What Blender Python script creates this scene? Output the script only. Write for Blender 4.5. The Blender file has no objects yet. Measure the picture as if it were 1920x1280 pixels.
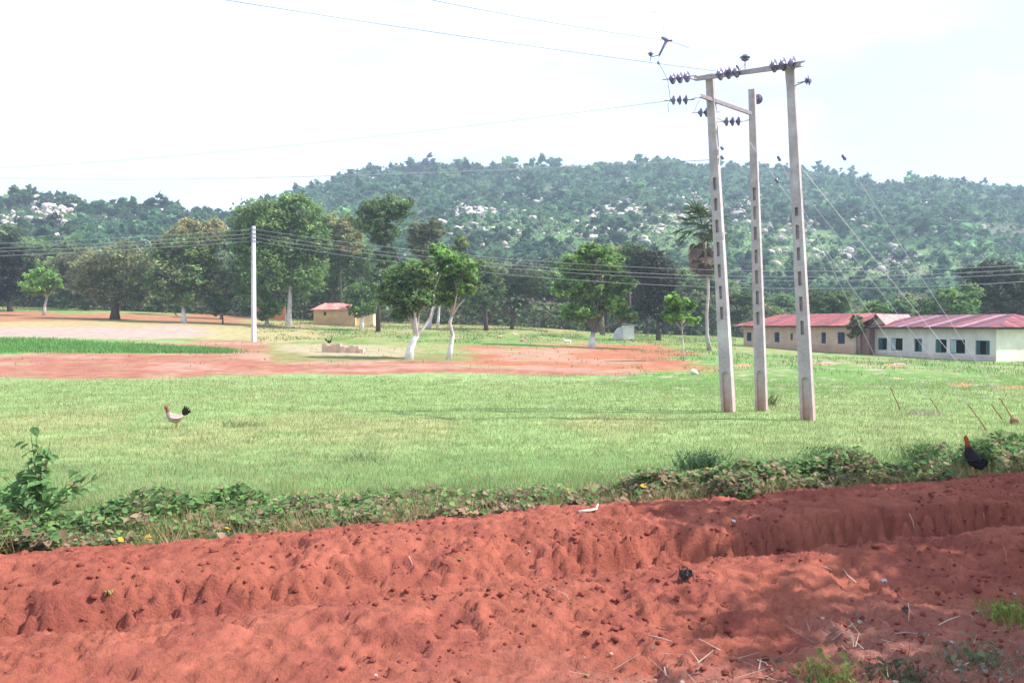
import bpy, math, random
import numpy as np
from mathutils import Vector, Matrix
random.seed(7); rng = np.random.default_rng(11)
SC = bpy.context.scene
COL = SC.collection
# ------------------------------------------------------------------ camera
F = 1884.0; HOR = 612.0; CZ = 2.3
TH = math.atan((640-HOR)/F)
cam = bpy.data.objects.new('camera', bpy.data.cameras.new('camera')); COL.objects.link(cam)
cam.location = (0, 0, CZ); cam.rotation_euler = (math.pi/2-TH, 0, 0)
cam.data.sensor_width = 36; cam.data.lens = 36*F/1920
cam.data.clip_start = 0.1; cam.data.clip_end = 20000
SC.camera = cam
# ------------------------------------------------------------------ world, sun, exposure
SUN_AZ = math.radians(87)      # sun stands to the right of the view
SUN_EL = math.radians(46)
to_sun = Vector((math.sin(SUN_AZ)*math.cos(SUN_EL), -math.cos(SUN_AZ)*math.cos(SUN_EL), math.sin(SUN_EL)))
w = bpy.data.worlds.new('World'); SC.world = w; w.use_nodes = True
nt = w.node_tree; nt.nodes.clear()
out = nt.nodes.new('ShaderNodeOutputWorld'); bg = nt.nodes.new('ShaderNodeBackground')
sky = nt.nodes.new('ShaderNodeTexSky'); sky.sky_type = 'NISHITA'; sky.sun_disc = False
sky.sun_elevation = SUN_EL; sky.sun_rotation = math.atan2(to_sun.x, to_sun.y)
sky.dust_density = 2.0; sky.air_density = 1.0
tc = nt.nodes.new('ShaderNodeTexCoord'); mp = nt.nodes.new('ShaderNodeMapping')
mp.inputs['Scale'].default_value = (1.2, 1.2, 4.5)
mp.inputs['Location'].default_value = (0.35, 0.2, 0.1)
nz = nt.nodes.new('ShaderNodeTexNoise'); nz.inputs['Scale'].default_value = 1.7; nz.inputs['Detail'].default_value = 7
nz.inputs['Roughness'].default_value = 0.55
rp = nt.nodes.new('ShaderNodeValToRGB'); rp.color_ramp.elements[0].position = 0.42; rp.color_ramp.elements[1].position = 0.56
rp.color_ramp.elements[0].color = (0.42, 0.42, 0.42, 1)
mx = nt.nodes.new('ShaderNodeMix'); mx.data_type = 'RGBA'
mx.inputs['B'].default_value = (5.0, 5.7, 6.8, 1)
bg.inputs['Strength'].default_value = 0.118
nt.links.new(tc.outputs['Generated'], mp.inputs['Vector']); nt.links.new(mp.outputs[0], nz.inputs['Vector'])
nt.links.new(nz.outputs['Fac'], rp.inputs[0]); nt.links.new(rp.outputs[0], mx.inputs['Factor'])
nt.links.new(sky.outputs[0], mx.inputs['A']); nt.links.new(mx.outputs['Result'], bg.inputs[0]); nt.links.new(bg.outputs[0], out.inputs[0])
sun = bpy.data.objects.new('sun', bpy.data.lights.new('sun', 'SUN')); COL.objects.link(sun)
sun.data.energy = 4.3; sun.data.angle = math.radians(0.6); sun.data.color = (1.0, 0.93, 0.84)
sun.rotation_euler = to_sun.to_track_quat('Z', 'Y').to_euler()
SC.view_settings.view_transform = 'Standard'; SC.view_settings.look = 'None'
SC.view_settings.gamma = 1; SC.view_settings.exposure = 1.07; SC.view_settings.use_curve_mapping = False
SC.render.engine = 'CYCLES'
SC.cycles.volume_bounces = 1; SC.cycles.max_bounces = 6; SC.cycles.transparent_max_bounces = 8

# ------------------------------------------------------------------ noise
def _h(ix, iy, s):
    v = np.sin(ix*127.1+iy*311.7+s*74.7)*43758.5453
    return v-np.floor(v)
def vn(x, y, s=0):
    x = np.asarray(x, float); y = np.asarray(y, float)
    ix = np.floor(x); iy = np.floor(y); fx = x-ix; fy = y-iy
    fx = fx*fx*fx*(fx*(fx*6-15)+10); fy = fy*fy*fy*(fy*(fy*6-15)+10)
    a = _h(ix, iy, s); b = _h(ix+1, iy, s); c = _h(ix, iy+1, s); d = _h(ix+1, iy+1, s)
    return (a+(b-a)*fx)*(1-fy)+(c+(d-c)*fx)*fy
def fbm(x, y, o=4, s=0, g=0.5):
    t = 0; a = 1; n = 0
    for i in range(o):
        r = 0.6*i
        xr = (x*math.cos(r)-y*math.sin(r))*2**i; yr = (x*math.sin(r)+y*math.cos(r))*2**i
        t = t+a*vn(xr, yr, s+i*3); n += a; a *= g
    return t/n
def vor(x, y, s=0):
    ix = np.floor(x); iy = np.floor(y); best = np.full(np.shape(x), 9.0); sec = best.copy()
    for i in (-1, 0, 1):
        for j in (-1, 0, 1):
            cx = ix+i; cy = iy+j; d = (cx+_h(cx, cy, s)-x)**2+(cy+_h(cx, cy, s+5)-y)**2
            sec = np.minimum(sec, np.maximum(best, d)); best = np.minimum(best, d)
    return np.sqrt(best), np.sqrt(sec)
def sst(a, b, x):
    t = np.clip((x-a)/(b-a), 0, 1); return t*t*(3-2*t)
# ------------------------------------------------------------------ terrain height
GU = [-.8, -.6, -.4, -.17, 0, .1, .2, .35, .5, .8]; GV = [4.4, 3.8, 3.2, 2.1, 1.5, .9, .6, -.3, -1.1, -2.0]
SKX = [-900, -400, -120, 0, 30, 60, 110, 140, 170, 240, 310, 360, 430, 480, 560, 640, 690, 760, 830, 850, 930, 1030, 1120, 1190, 1250, 1320, 1400, 1470, 1560, 1600, 1640, 1700, 1770, 1850, 1920, 2200, 2900]
SKY = [470, 420, 385, 370, 358, 352, 354, 366, 378, 382, 380, 388, 390, 378, 346, 320, 306, 306, 297, 294, 302, 298, 302, 295, 287, 300, 302, 302, 312, 320, 334, 332, 322, 333, 343, 385, 470]
DX = [-900, 380, 600, 1500, 2900]; DY = [430, 430, 700, 740, 600]
Y0 = 200.0
def Hf(x, y):
    u = np.clip(np.divide(x, np.maximum(y, 1.0)), -.8, .8)
    t = np.clip((y-36)/84.0, 0, 164/84.0)**1.3
    return np.interp(u, GU, GV)*t
def hillS(x, y):
    px = 960+F*np.divide(x, np.maximum(y, 1.0)); D = np.interp(px, DX, DY)
    return px, D, (y-Y0)/(D-Y0)
def H(x, y):
    x = np.asarray(x, float); y = np.asarray(y, float)
    base = Hf(x, y)+ (fbm(x*.05+7, y*.05, 3, 5)-.5)*.35*sst(20, 60, y)
    px, D, s = hillS(x, y)
    zs = CZ+(HOR-(np.interp(px, SKX, SKY)+15))/F*D
    sc = np.clip(s, 0, 1)
    hill = (zs-base)*(sc**1.15)
    hill = hill+(fbm(x*.018, y*.018, 4, 9)-.5)*26*sc*(1-sc)*1.6
    over = np.clip(s-1, 0, None)
    hill = np.maximum(hill-over*(D-Y0)*.30, -5*(over > 0))
    return base+np.where(s > 0, hill, 0)
def Hs(x, y): return float(H(x, y))
def P(px, py, Y):
    a = (px-960)/F; b = (640-py)/F
    d = (a, math.cos(TH)+b*math.sin(TH), -math.sin(TH)+b*math.cos(TH))
    k = Y/d[1]; return Vector((d[0]*k, Y, CZ+d[2]*k))
def _march(px, py, Y, hfun):
    a = P(px, py, 1.0); X_ = a.x*Y; Z_ = CZ+(a.z-CZ)*Y; hit = np.nonzero(Z_ < hfun(X_, Y))[0]
    k = hit[0] if len(hit) else len(Y)-1
    return Vector((float(X_[k]), float(Y[k]), float(Z_[k])))
_YG = 4.0*1.004**np.arange(1030)
def Gd(px, py): return _march(px, py, _YG, H)
# ------------------------------------------------------------------ materials
MC = {}
def mat(name, col=None, rough=.9, nscale=3.0, namt=.15, bscale=None, bstr=.3, bdist=.02, transl=0, objrand=0, spec=.2, metal=0):
    if name in MC: return MC[name]
    m = bpy.data.materials.new(name); m.use_nodes = True; t = m.node_tree; N = t.nodes; L = t.links
    b = N['Principled BSDF']; o = N['Material Output']
    b.inputs['Roughness'].default_value = rough; b.inputs['Specular IOR Level'].default_value = spec; b.inputs['Metallic'].default_value = metal
    if col is None:
        a = N.new('ShaderNodeAttribute'); a.attribute_name = 'col'; c = a.outputs['Color']
    else:
        r = N.new('ShaderNodeRGB'); r.outputs[0].default_value = (*col, 1); c = r.outputs[0]
    tcn = N.new('ShaderNodeTexCoord')
    if namt > 0:
        n = N.new('ShaderNodeTexNoise'); n.inputs['Scale'].default_value = nscale; n.inputs['Detail'].default_value = 5; n.inputs['Roughness'].default_value = .65
        L.new(tcn.outputs['Object'], n.inputs['Vector'])
        mr = N.new('ShaderNodeMapRange'); mr.inputs['From Min'].default_value = .3; mr.inputs['From Max'].default_value = .7
        mr.inputs['To Min'].default_value = 1-namt; mr.inputs['To Max'].default_value = 1+namt
        L.new(n.outputs['Fac'], mr.inputs['Value'])
        v = N.new('ShaderNodeVectorMath'); v.operation = 'SCALE'; L.new(c, v.inputs[0]); L.new(mr.outputs[0], v.inputs['Scale']); c = v.outputs[0]
    if objrand:
        oi = N.new('ShaderNodeObjectInfo'); mr = N.new('ShaderNodeMapRange')
        mr.inputs['To Min'].default_value = 1-objrand; mr.inputs['To Max'].default_value = 1+objrand
        L.new(oi.outputs['Random'], mr.inputs['Value'])
        v = N.new('ShaderNodeVectorMath'); v.operation = 'SCALE'; L.new(c, v.inputs[0]); L.new(mr.outputs[0], v.inputs['Scale']); c = v.outputs[0]
    L.new(c, b.inputs['Base Color'])
    if bscale:
        n2 = N.new('ShaderNodeTexNoise'); n2.inputs['Scale'].default_value = bscale; n2.inputs['Detail'].default_value = 6; n2.inputs['Roughness'].default_value = .7
        L.new(tcn.outputs['Object'], n2.inputs['Vector'])
        bp = N.new('ShaderNodeBump'); bp.inputs['Strength'].default_value = bstr; bp.inputs['Distance'].default_value = bdist
        L.new(n2.outputs['Fac'], bp.inputs['Height']); L.new(bp.outputs[0], b.inputs['Normal'])
    if transl:
        tr = N.new('ShaderNodeBsdfTranslucent'); L.new(c, tr.inputs['Color'])
        ms = N.new('ShaderNodeMixShader'); ms.inputs[0].default_value = transl
        L.new(b.outputs[0], ms.inputs[1]); L.new(tr.outputs[0], ms.inputs[2]); L.new(ms.outputs[0], o.inputs['Surface'])
    MC[name] = m; return m
M_GROUND = mat('field_ground', rough=1, nscale=1.3, namt=.28, bscale=9, bstr=.6, bdist=.05, spec=.05)
M_SOIL = mat('red_soil', rough=1, nscale=6, namt=.16, bscale=30, bstr=1.0, bdist=.03, spec=.06)
M_LEAF = mat('leaf', rough=.7, namt=.12, nscale=.8, transl=.40, objrand=.12, spec=.15)
M_GRASS = mat('grass_blade', rough=.8, namt=.15, nscale=.6, transl=.3, spec=.1)
M_BARK = mat('bark', rough=.95, namt=.25, nscale=4, bscale=12, bstr=.6, bdist=.03)
M_ROCK = mat('boulder_stone', rough=.95, namt=.22, nscale=.5, bscale=1.2, bstr=.7, bdist=.4, objrand=.12)
M_CONC = mat('weathered_concrete', rough=.9, namt=.2, nscale=5, bscale=60, bstr=.4, bdist=.006)
M_PORC = mat('glazed_porcelain', (.14, .11, .21), rough=.3, namt=.05, spec=.6)
M_STEEL = mat('weathered_steel', (.38, .30, .35), rough=.6, namt=.25, nscale=12, metal=.1)
M_WIRE = mat('conductor', (.42, .40, .46), rough=.5, namt=0, metal=.2)
M_RUST = mat('rusty_rod', (.26, .13, .08), rough=.9, namt=.3, nscale=20)
M_PAINT = mat('painted_wall', rough=.95, namt=.16, nscale=1.1, bscale=14, bstr=.3, bdist=.02)
M_ROOF = mat('roof_tin', rough=.55, namt=.5, nscale=2.2, bscale=3, bstr=.2, bdist=.02, objrand=.22, spec=.4)
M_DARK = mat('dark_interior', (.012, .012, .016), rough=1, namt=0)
M_SHUT = mat('shutter_paint', (.05, .13, .13), rough=.7, namt=.2, nscale=6)
M_SHUT2 = mat('blue_shutter_paint', (.045, .07, .13), rough=.7, namt=.2, nscale=6)
M_LOUV = mat('louvre_paint', (.45, .55, .58), rough=.7, namt=.2, nscale=6)
M_FUR = mat('animal_coat', rough=.9, namt=.45, nscale=22, bscale=60, bstr=.5, bdist=.01)
# ------------------------------------------------------------------ mesh helpers
def mesh_np(name, V, Fc, colr=None, m=None, smooth=False):
    """V (n,3), Fc (k,3|4) int array, colr (n,3)"""
    me = bpy.data.meshes.new(name); n = len(V); k, q = Fc.shape
    me.vertices.add(n); me.vertices.foreach_set('co', np.asarray(V, np.float32).ravel())
    me.loops.add(k*q); me.loops.foreach_set('vertex_index', np.asarray(Fc, np.int32).ravel())
    me.polygons.add(k); me.polygons.foreach_set('loop_start', np.arange(0, k*q, q, dtype=np.int32))
    if smooth: me.polygons.foreach_set('use_smooth', np.ones(k, bool))
    me.update(calc_edges=True)
    if colr is not None:
        a = me.color_attributes.new('col', 'FLOAT_COLOR', 'POINT')
        c = np.ones((n, 4), np.float32); c[:, :3] = np.clip(colr, 0, 1); a.data.foreach_set('color', c.ravel())
    if m: me.materials.append(m)
    return me
def add(name, me, parent=None, loc=None):
    o = bpy.data.objects.new(name, me); COL.objects.link(o)
    if parent is not None: o.parent = parent
    if loc is not None: o.location = loc
    return o
def tag(o, label, cat, group=None):
    o['label'] = label; o['category'] = cat
    if group: o['group'] = group
    return o
def empty(name, loc, label, cat, group=None, rz=0):
    o = bpy.data.objects.new(name, None); COL.objects.link(o); o.location = loc; o.rotation_euler = (0, 0, rz)
    o.empty_display_size = .3
    return tag(o, label, cat, group)
class MB:
    def __init__(s): s.v = []; s.f = []; s.c = []
    def vert(s, p, c): s.v.append(tuple(p)); s.c.append(c); return len(s.v)-1
    def poly(s, pts, c=(.5, .5, .5)):
        i = [s.vert(p, c) for p in pts]; s.f.append(i)
    def box(s, a, b, c=(.5, .5, .5), M=None):
        x0, y0, z0 = a; x1, y1, z1 = b
        P8 = [(x0, y0, z0), (x1, y0, z0), (x1, y1, z0), (x0, y1, z0), (x0, y0, z1), (x1, y0, z1), (x1, y1, z1), (x0, y1, z1)]
        if M is not None: P8 = [M @ Vector(p) for p in P8]
        i = [s.vert(p, c) for p in P8]
        for q in ((0, 3, 2, 1), (4, 5, 6, 7), (0, 1, 5, 4), (1, 2, 6, 5), (2, 3, 7, 6), (3, 0, 4, 7)): s.f.append([i[k] for k in q])
    def tube(s, pts, rad, n=8, c=(.5, .5, .5), flat=None, cap=True):
        """c may be a colour or function(point, t)"""
        pts = [Vector(p) for p in pts]; rings = []; N = len(pts)
        prev = None
        for i, p in enumerate(pts):
            d = (pts[min(i+1, N-1)]-pts[max(i-1, 0)]).normalized()
            if prev is None:
                up = Vector((0, 0, 1)) if abs(d.z) < .9 else Vector((0, 1, 0))
                a = d.cross(up).normalized()
            else:
                a = (prev-d*prev.dot(d)).normalized()
            prev = a; b = d.cross(a)
            r = rad[i] if hasattr(rad, '__len__') else rad
            if hasattr(r, '__len__'): ra, rb = r
            else: ra = rb = r
            rg = []
            for k in range(n):
                t = 2*math.pi*k/n; q = p+a*(ra*math.cos(t))+b*(rb*math.sin(t))
                rg.append(s.vert(q, c(q, i/(N-1)) if callable(c) else c))
            rings.append(rg)
        for i in range(N-1):
            for k in range(n): s.f.append([rings[i][k], rings[i][(k+1) % n], rings[i+1][(k+1) % n], rings[i+1][k]])
        if cap: s.f.append(rings[0][::-1]); s.f.append(rings[-1])
    def mesh(s, name, m=None, smooth=False):
        me = bpy.data.meshes.new(name); me.from_pydata(s.v, [], s.f); me.update()
        a = me.color_attributes.new('col', 'FLOAT_COLOR', 'POINT')
        c = np.ones((len(s.v), 4), np.float32); c[:, :3] = np.array(s.c); a.data.foreach_set('color', c.ravel())
        if smooth: me.polygons.foreach_set('use_smooth', np.ones(len(me.polygons), bool))
        if m: me.materials.append(m)
        return me
    def build(s, name, m=None, parent=None, smooth=False, loc=None): return add(name, s.mesh(name, m, smooth), parent, loc)
def arr(*a): return np.array(a, float)
def leaf_quads(C, size, col, upbias=.5, asp=.55, jitter=.25):
    """C (n,3) centres, size (n,), col (n,3): one folded diamond (2 tris as 1 quad) per leaf"""
    n = len(C)
    nrm = rng.normal(size=(n, 3)); nrm /= np.linalg.norm(nrm, axis=1)[:, None]; nrm[:, 2] = np.abs(nrm[:, 2])+upbias
    nrm /= np.linalg.norm(nrm, axis=1)[:, None]
    r = rng.normal(size=(n, 3)); a = np.cross(nrm, r); a /= np.linalg.norm(a, axis=1)[:, None]; b = np.cross(nrm, a)
    s = size[:, None]
    V = np.empty((n, 4, 3)); V[:, 0] = C+a*s*.5; V[:, 1] = C+b*s*.5*asp+nrm*s*.06; V[:, 2] = C-a*s*.5-nrm*s*.12; V[:, 3] = C-b*s*.5*asp+nrm*s*.06
    cc = col*(1+(rng.random((n, 1))-.5)*2*jitter); cc = np.repeat(cc[:, None, :], 4, 1)
    return V.reshape(-1, 3), np.arange(4*n).reshape(n, 4), cc.reshape(-1, 3)
def crown_cloud(lobes, n, size, cols, clump=.28, shell=.5, k=22):
    """lobes: (cx,cy,cz,rx,ry,rz,weight). leaves gathered in clumps inside the lobes."""
    lobes = np.array(lobes, float); wgt = lobes[:, 6]*(lobes[:, 3]*lobes[:, 4]*lobes[:, 5])**(2/3); wgt /= wgt.sum()
    nc = max(6, n//k); li = rng.choice(len(lobes), nc, p=wgt)
    d = rng.normal(size=(nc, 3)); d /= np.linalg.norm(d, axis=1)[:, None]
    r = (shell+(1-shell)*rng.random(nc))[:, None]
    # uneven outline: push radius by a direction dependent wobble
    wob = 1+.22*np.sin(d[:, 0]*5+lobes[li, 0])*np.cos(d[:, 2]*6+lobes[li, 2])
    L = lobes[li]; C = L[:, :3]+d*L[:, 3:6]*r*wob[:, None]
    cr = clump*np.cbrt(L[:, 3]*L[:, 4]*L[:, 5])*(.6+.8*rng.random(nc))
    ci = rng.integers(0, nc, n)
    off = rng.normal(size=(n, 3)); off /= np.linalg.norm(off, axis=1)[:, None]; off *= (rng.random(n)**.5)[:, None]*cr[ci][:, None]; off[:, 2] *= .65
    cols = np.array(cols, float); cc = cols[rng.integers(0, len(cols), nc)]*(.75+.5*rng.random((nc, 1)))
    sz = size*(.6+.8*rng.random(n))
    return leaf_quads(C[ci]+off, sz, cc[ci])

# ================================================================== GROUND SHEET
SL = .43   # the ploughed ridges run along direction (1, SL)
ys = np.concatenate([np.linspace(-400, -20, 12), np.linspace(-18, 8, 14), np.arange(8.6, 44, .35), 44*1.0125**np.arange(0, 300)])
ys = ys[ys < 1330]
sv = np.sinh(np.linspace(-2.6, 2.6, 361)); sv = sv/np.abs(sv).max()
core = np.linspace(-1, 1, 361); sv = np.where(True, .62*core+.38*np.sign(core)*np.abs(core)**4, 0)
Wd = np.maximum(45, ys*1.15)
X = sv[None, :]*Wd[:, None]; Y = np.repeat(ys[:, None], len(sv), 1)
Z = H(X, Y)
V_ = Y-SL*X
inside = sst(12.85, 12.3, V_)*sst(3.2, 4.4, V_)*sst(18.5, 16.5, np.abs(X))
fieldz = (fbm(X*.9, Y*.9, 3, 2)-.5)*.07*sst(60, 30, Y)
Z = Z-inside*.55+fieldz
far = Y > 1500
# colours of the fields, laid out on the ground in plan
PXm = 960+F*X/np.maximum(Y, 1); PYm = HOR-(H(X, Y)-CZ)/np.maximum(Y, 1)*F
jit = (fbm(X*.12+3, Y*.12, 4, 20)-.5); PYj = PYm+jit*26*np.interp(Y, [20, 60, 150], [1.6, .9, .5]); PXj = PXm+jit*160
def band(y0, y1, f=3): return sst(y0-f, y0+f, PYj)*sst(y1+f, y1-f, PYj)
def xr(x0, x1, f=40): return sst(x0-f, x0+f, PXj)*sst(x1+f, x1-f, PXj)
C = np.zeros(X.shape+(3,)); C[:] = arr(.22, .31, .125)
def mixc(mask, col):
    global C
    C = C*(1-mask[..., None])+arr(*col)*mask[..., None]
n1 = fbm(X*.35, Y*.22, 4, 31); n2 = fbm(X*1.6, Y*1.1, 4, 37); n3 = fbm(X*.08, Y*.1, 3, 43)
DRY = (.27, .27, .14); RED = (.30, .128, .092); ORG = (.36, .15, .095); PALE = (.45, .35, .30); GRN = (.10, .215, .05)
infield = (Y < 230)
mixc(sst(.4, .8, n1*.6+n2*.4)*.4, DRY)
mixc(sst(.55, .7, n2)*.35, (.12, .19, .06))
mixc(band(775, 835, 12)*sst(.42, .62, n1)*.35*xr(-50, 1250), (.33, .26, .13))
mixc(band(860, 960, 18)*.6, (.11, .19, .07))
# greener meadow to the right, in front of the school blocks
mixc(band(640, 735, 5)*xr(1180, 2400, 60)*.8, (.11, .22, .055))
mixc(band(640, 735, 5)*xr(1180, 2400, 60)*sst(.6, .7, n2)*.6, PALE)
# centre back field
mixc(band(600, 660, 3)*xr(480, 1500)*.8, (.19, .24, .085))
mixc(band(622, 648, 3)*xr(560, 1500)*.6, (.13, .22, .06))
mixc(band(600, 622, 3)*xr(480, 1150)*sst(.4, .6, n1)*.7, (.34, .26, .13))
# red bands
mixc(band(664, 706, 2)*xr(-900, 1190, 25), RED)
mixc(band(648, 690, 3)*xr(880, 1290, 30), (.33, .135, .08))
mixc(band(684, 694, 3)*xr(1080, 1340, 50)*.7, ORG)
mixc(band(661, 682, 2)*xr(520, 900, 30)*.85, (.20, .22, .085))
mixc(band(640, 664, 2)*xr(-900, 540, 25)*.9, RED)
mixc(band(634, 662, 1)*xr(-900, 430, 1)*np.where(PYm > 634+(PXm-60)*.058, 1, 0)*1.0, (.11, .26, .06))
mixc(band(606, 634, 2)*xr(-900, 400, 40)*.9, (.37, .27, .25))
mixc(band(601, 612, 2)*xr(-900, 520, 30)*.8, (.34, .27, .14))
mixc(band(612, 640, 2)*xr(380, 620, 30)*.75, (.36, .29, .16))
mixc(band(586, 601, 1.2)*xr(-900, 470, 30)*.95, (.32, .15, .09))
mixc(band(560, 586, 1.2)*xr(-900, 500, 30)*.9, (.15, .24, .07))
mixc(band(650, 665, 2)*xr(560, 760, 20)*.6, (.42, .30, .24))
# tiny bare patches in front of the blocks
for bx_, by_, rw_, rh_ in ((1680, 684, 22, 2.5), (1550, 681, 20, 2.5), (1802, 721, 22, 4), (1395, 684, 12, 3), (640, 925, 30, 6), (795, 922, 36, 6), (560, 925, 22, 5), (1895, 726, 30, 3)):
    mixc(np.clip(1.6-((PXm-bx_)/rw_)**2-((PYm-by_)/rh_)**2, 0, 1), (.46, .24, .15))
st_ = fbm(PXm*.006+3, PYm*.16, 4, 61); st2 = fbm(X*1.1, Y*.5, 4, 63)
redm = band(640, 706, 3)*xr(-900, 1200, 40)*(C[..., 0] > C[..., 1]*1.35)
mixc(redm*sst(.5, .66, st_)*.55, (.40, .26, .21)); mixc(redm*sst(.55, .68, st2)*.45, (.30, .20, .12)); mixc(redm*sst(.62, .72, st_*.5+st2*.5)*.6, (.24, .25, .12))
s3 = fbm(X*.32, Y*.09, 4, 65); s4 = fbm(X*.9+5, Y*.22, 3, 67); gm = sst(46, 60, Y)*(C[..., 1] > C[..., 0])
mixc(gm*sst(.48, .66, s3)*.5, (.27, .27, .12)); mixc(gm*sst(.52, .68, s4)*.45, (.12, .20, .07)); mixc(gm*sst(.60, .70, s3*.4+s4*.6)*.6, (.34, .25, .16))
# dark shrubby soil under the tree belt and on the hills
hm = sst(150, 200, Y); mixc(hm, (.052, .105, .052))
pxh, Dh, sh = hillS(X, Y)
def blob(cx, cy, rx, ry): return np.clip(1.5-((PXm-cx)/rx)**2-((PYm-cy)/ry)**2, 0, 1)
open_ = np.maximum.reduce([blob(1250, 430, 170, 45), blob(1480, 470, 110, 60), blob(1620, 500, 120, 30), blob(90, 420, 170, 30), blob(1000, 430, 120, 26), blob(1750, 490, 160, 26)])
open_ = np.clip(open_*1.2*sst(.3, .55, n3+.15), 0, 1)*(Y > 215)
mixc(open_*.75, (.15, .235, .09))
n4 = fbm(X*.03, Y*.03, 4, 77)
mixc((Y > 215)*sst(.64, .7, n4)*.5, (.22, .20, .16))
C *= (1+(fbm(X*3, Y*3, 2, 90)-.5)[..., None]*.3*(Y < 60)[..., None])
nr, nc_ = X.shape; idx = np.arange(nr*nc_).reshape(nr, nc_)
Q = np.stack([idx[:-1, :-1], idx[:-1, 1:], idx[1:, 1:], idx[1:, :-1]], -1).reshape(-1, 4)
g = add('ground', mesh_np('ground', np.stack([X, Y, Z], -1).reshape(-1, 3), Q, C.reshape(-1, 3), M_GROUND, True)); g['kind'] = 'structure'

# ================================================================== PLOUGHED RIDGES (red earth in the foreground)
TV = [2.5, 3.5, 5.0, 6.0, 6.7, 7.3, 8.2, 8.88, 9.15, 9.42, 9.74, 9.98, 10.9, 11.6, 12.1, 12.5, 13.0]
TZ = [-.5, -.1, -.06, -.04, -.05, .02, .15, .02, -.07, -.38, -.32, .15, .22, .13, .02, -.15, -.5]
def soil_h(x, y):
    v = y-SL*x
    wp = (fbm(x*.35, v*.35, 3, 101)-.5)*.45+(fbm(x*1.9, v*1.9, 3, 105)-.5)*.20
    e1, e2 = vor(x*5.5, y*6.5, 601); wp = wp+((fbm(x*4.5, y*6, 3, 603)-.5)*.22+(sst(0, .4, e2-e1)-.5)*.07)*sst(8.6, 9.2, v)*sst(11, 10.2, v)
    vv = v+wp*sst(4, 6, v)*sst(12.4, 11.6, v)
    acc = 0
    for dv in (-.05, -.025, 0, .025, .05): acc = acc+np.interp(vv+dv, TV, TZ)/5
    sft = 0
    for dv in (-.5, -.3, -.15, 0, .15, .3, .5): sft = sft+np.interp(vv+dv, TV, TZ)/7
    kx = np.interp(x, [-6, -4, -2.8, -1.6, .2, 1.2, 9], [.8, .55, .35, .8, .7, .15, 0]); acc = acc*(1-kx)+sft*kx
    inner = sst(3.4, 4.6, v)*sst(12.7, 12.0, v)
    fur = np.exp(-((vv-9.44)/.17)**2)
    fur2 = np.exp(-((vv-9.42)/.16)**2)
    depth = .20*sst(.7, 2.0, x)+.20*np.exp(-((x+2.7)/.9)**2)-.10*np.exp(-((x+.6)/.9)**2)
    acc = acc-fur*depth*inner
    c1 = 1-np.abs(2*fbm(x*1.7, y*1.7, 3, 111)-1); c2 = np.abs(2*fbm(x*4.5, y*4.5, 3, 117, .6)-1); c3 = fbm(x*14, y*14, 3, 123, .6)-.5
    xw = x+(fbm(x*3, y*3, 2, 181)-.5)*.3; yw = y+(fbm(x*3, y*3, 2, 183)-.5)*.3
    f1, f2 = vor(xw*6.5, yw*8.5, 191); g1, g2 = vor(xw*15, yw*19, 195); mk = sst(.38, .62, fbm(x*1.1, y*1.1, 3, 197))
    cl = (sst(0, .35, f2-f1)-.6)*.030*(.25+mk)+(sst(0, .4, g2-g1)-.5)*.013-(f1-.4)*.03*mk
    pit = sst(.66, .76, vn(x*2.3+9, y*3.1, 131))
    clod = fbm(x*2.2, y*2.2, 3, 140)
    c4 = np.abs(2*fbm(x*7, y*11, 4, 127, .7)-1); rid = 1-np.abs(2*fbm(x*3.2-y*1.5, y*4.4+x, 4, 129, .65)-1)
    return acc+inner*(cl*.6+(c1-.8)*.03+(.3-c2)*.03+c3*.055-pit*.05+(sst(.58, .62, clod)-.3)*.02+(.25-c4)*.055+(rid-.8)*.035)
pp = np.concatenate([np.arange(-17, -6.5, .12), np.arange(-6.5, 9.5, .026), np.arange(9.5, 17, .12)]); vv_ = np.arange(2.9, 12.95, .026)
SX = np.repeat(pp[None, :], len(vv_), 0); SV = np.repeat(vv_[:, None], len(pp), 1); SY = SV+SL*SX
SZ = soil_h(SX, SY)
a1 = fbm(SX*.8, SY*.8, 4, 151)[..., None]; a2 = fbm(SX*6, SY*6, 3, 157)[..., None]
a3 = sst(.5, .7, fbm(SX*2.2, SY*2.2, 4, 163))[..., None]; SC_ = arr(.25, .072, .052)*(1-a1)+arr(.38, .128, .088)*a1; SC_ = SC_*(1-.35*a3)+arr(.17, .045, .045)*.35*a3
SC_ = SC_*(.84+.32*a2)
pd = sst(7.2, 5.6, SV-(fbm(SX*1.1, SY*1.1, 3, 160)-.5)*2.2)*sst(-2, 1.5, SX)
SC_ = SC_*(1-.5*pd[..., None])+arr(.30, .16, .13)*.5*pd[..., None]
nr, nc_ = SX.shape; idx = np.arange(nr*nc_).reshape(nr, nc_)
Q = np.stack([idx[:-1, :-1], idx[:-1, 1:], idx[1:, 1:], idx[1:, :-1]], -1).reshape(-1, 4)
s_ = add('ploughed_soil', mesh_np('ploughed_soil', np.stack([SX, SY, SZ], -1).reshape(-1, 3), Q, SC_.reshape(-1, 3), M_SOIL, True)); s_['kind'] = 'structure'
def top_h(x, y):
    """height of whatever surface is on top near the camera"""
    v = y-SL*x
    return np.where(v < 12.45, np.maximum(soil_h(x, y), -.3), H(x, y)+(fbm(x*.9, y*.9, 3, 2)-.5)*.07*sst(60, 30, y))
_YS = np.arange(5.0, 20, .02)
def gs(px, py, lift=0):
    p = _march(px, py, _YS, top_h)
    return Vector((p.x, p.y, float(top_h(p.x, p.y))+lift))
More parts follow.
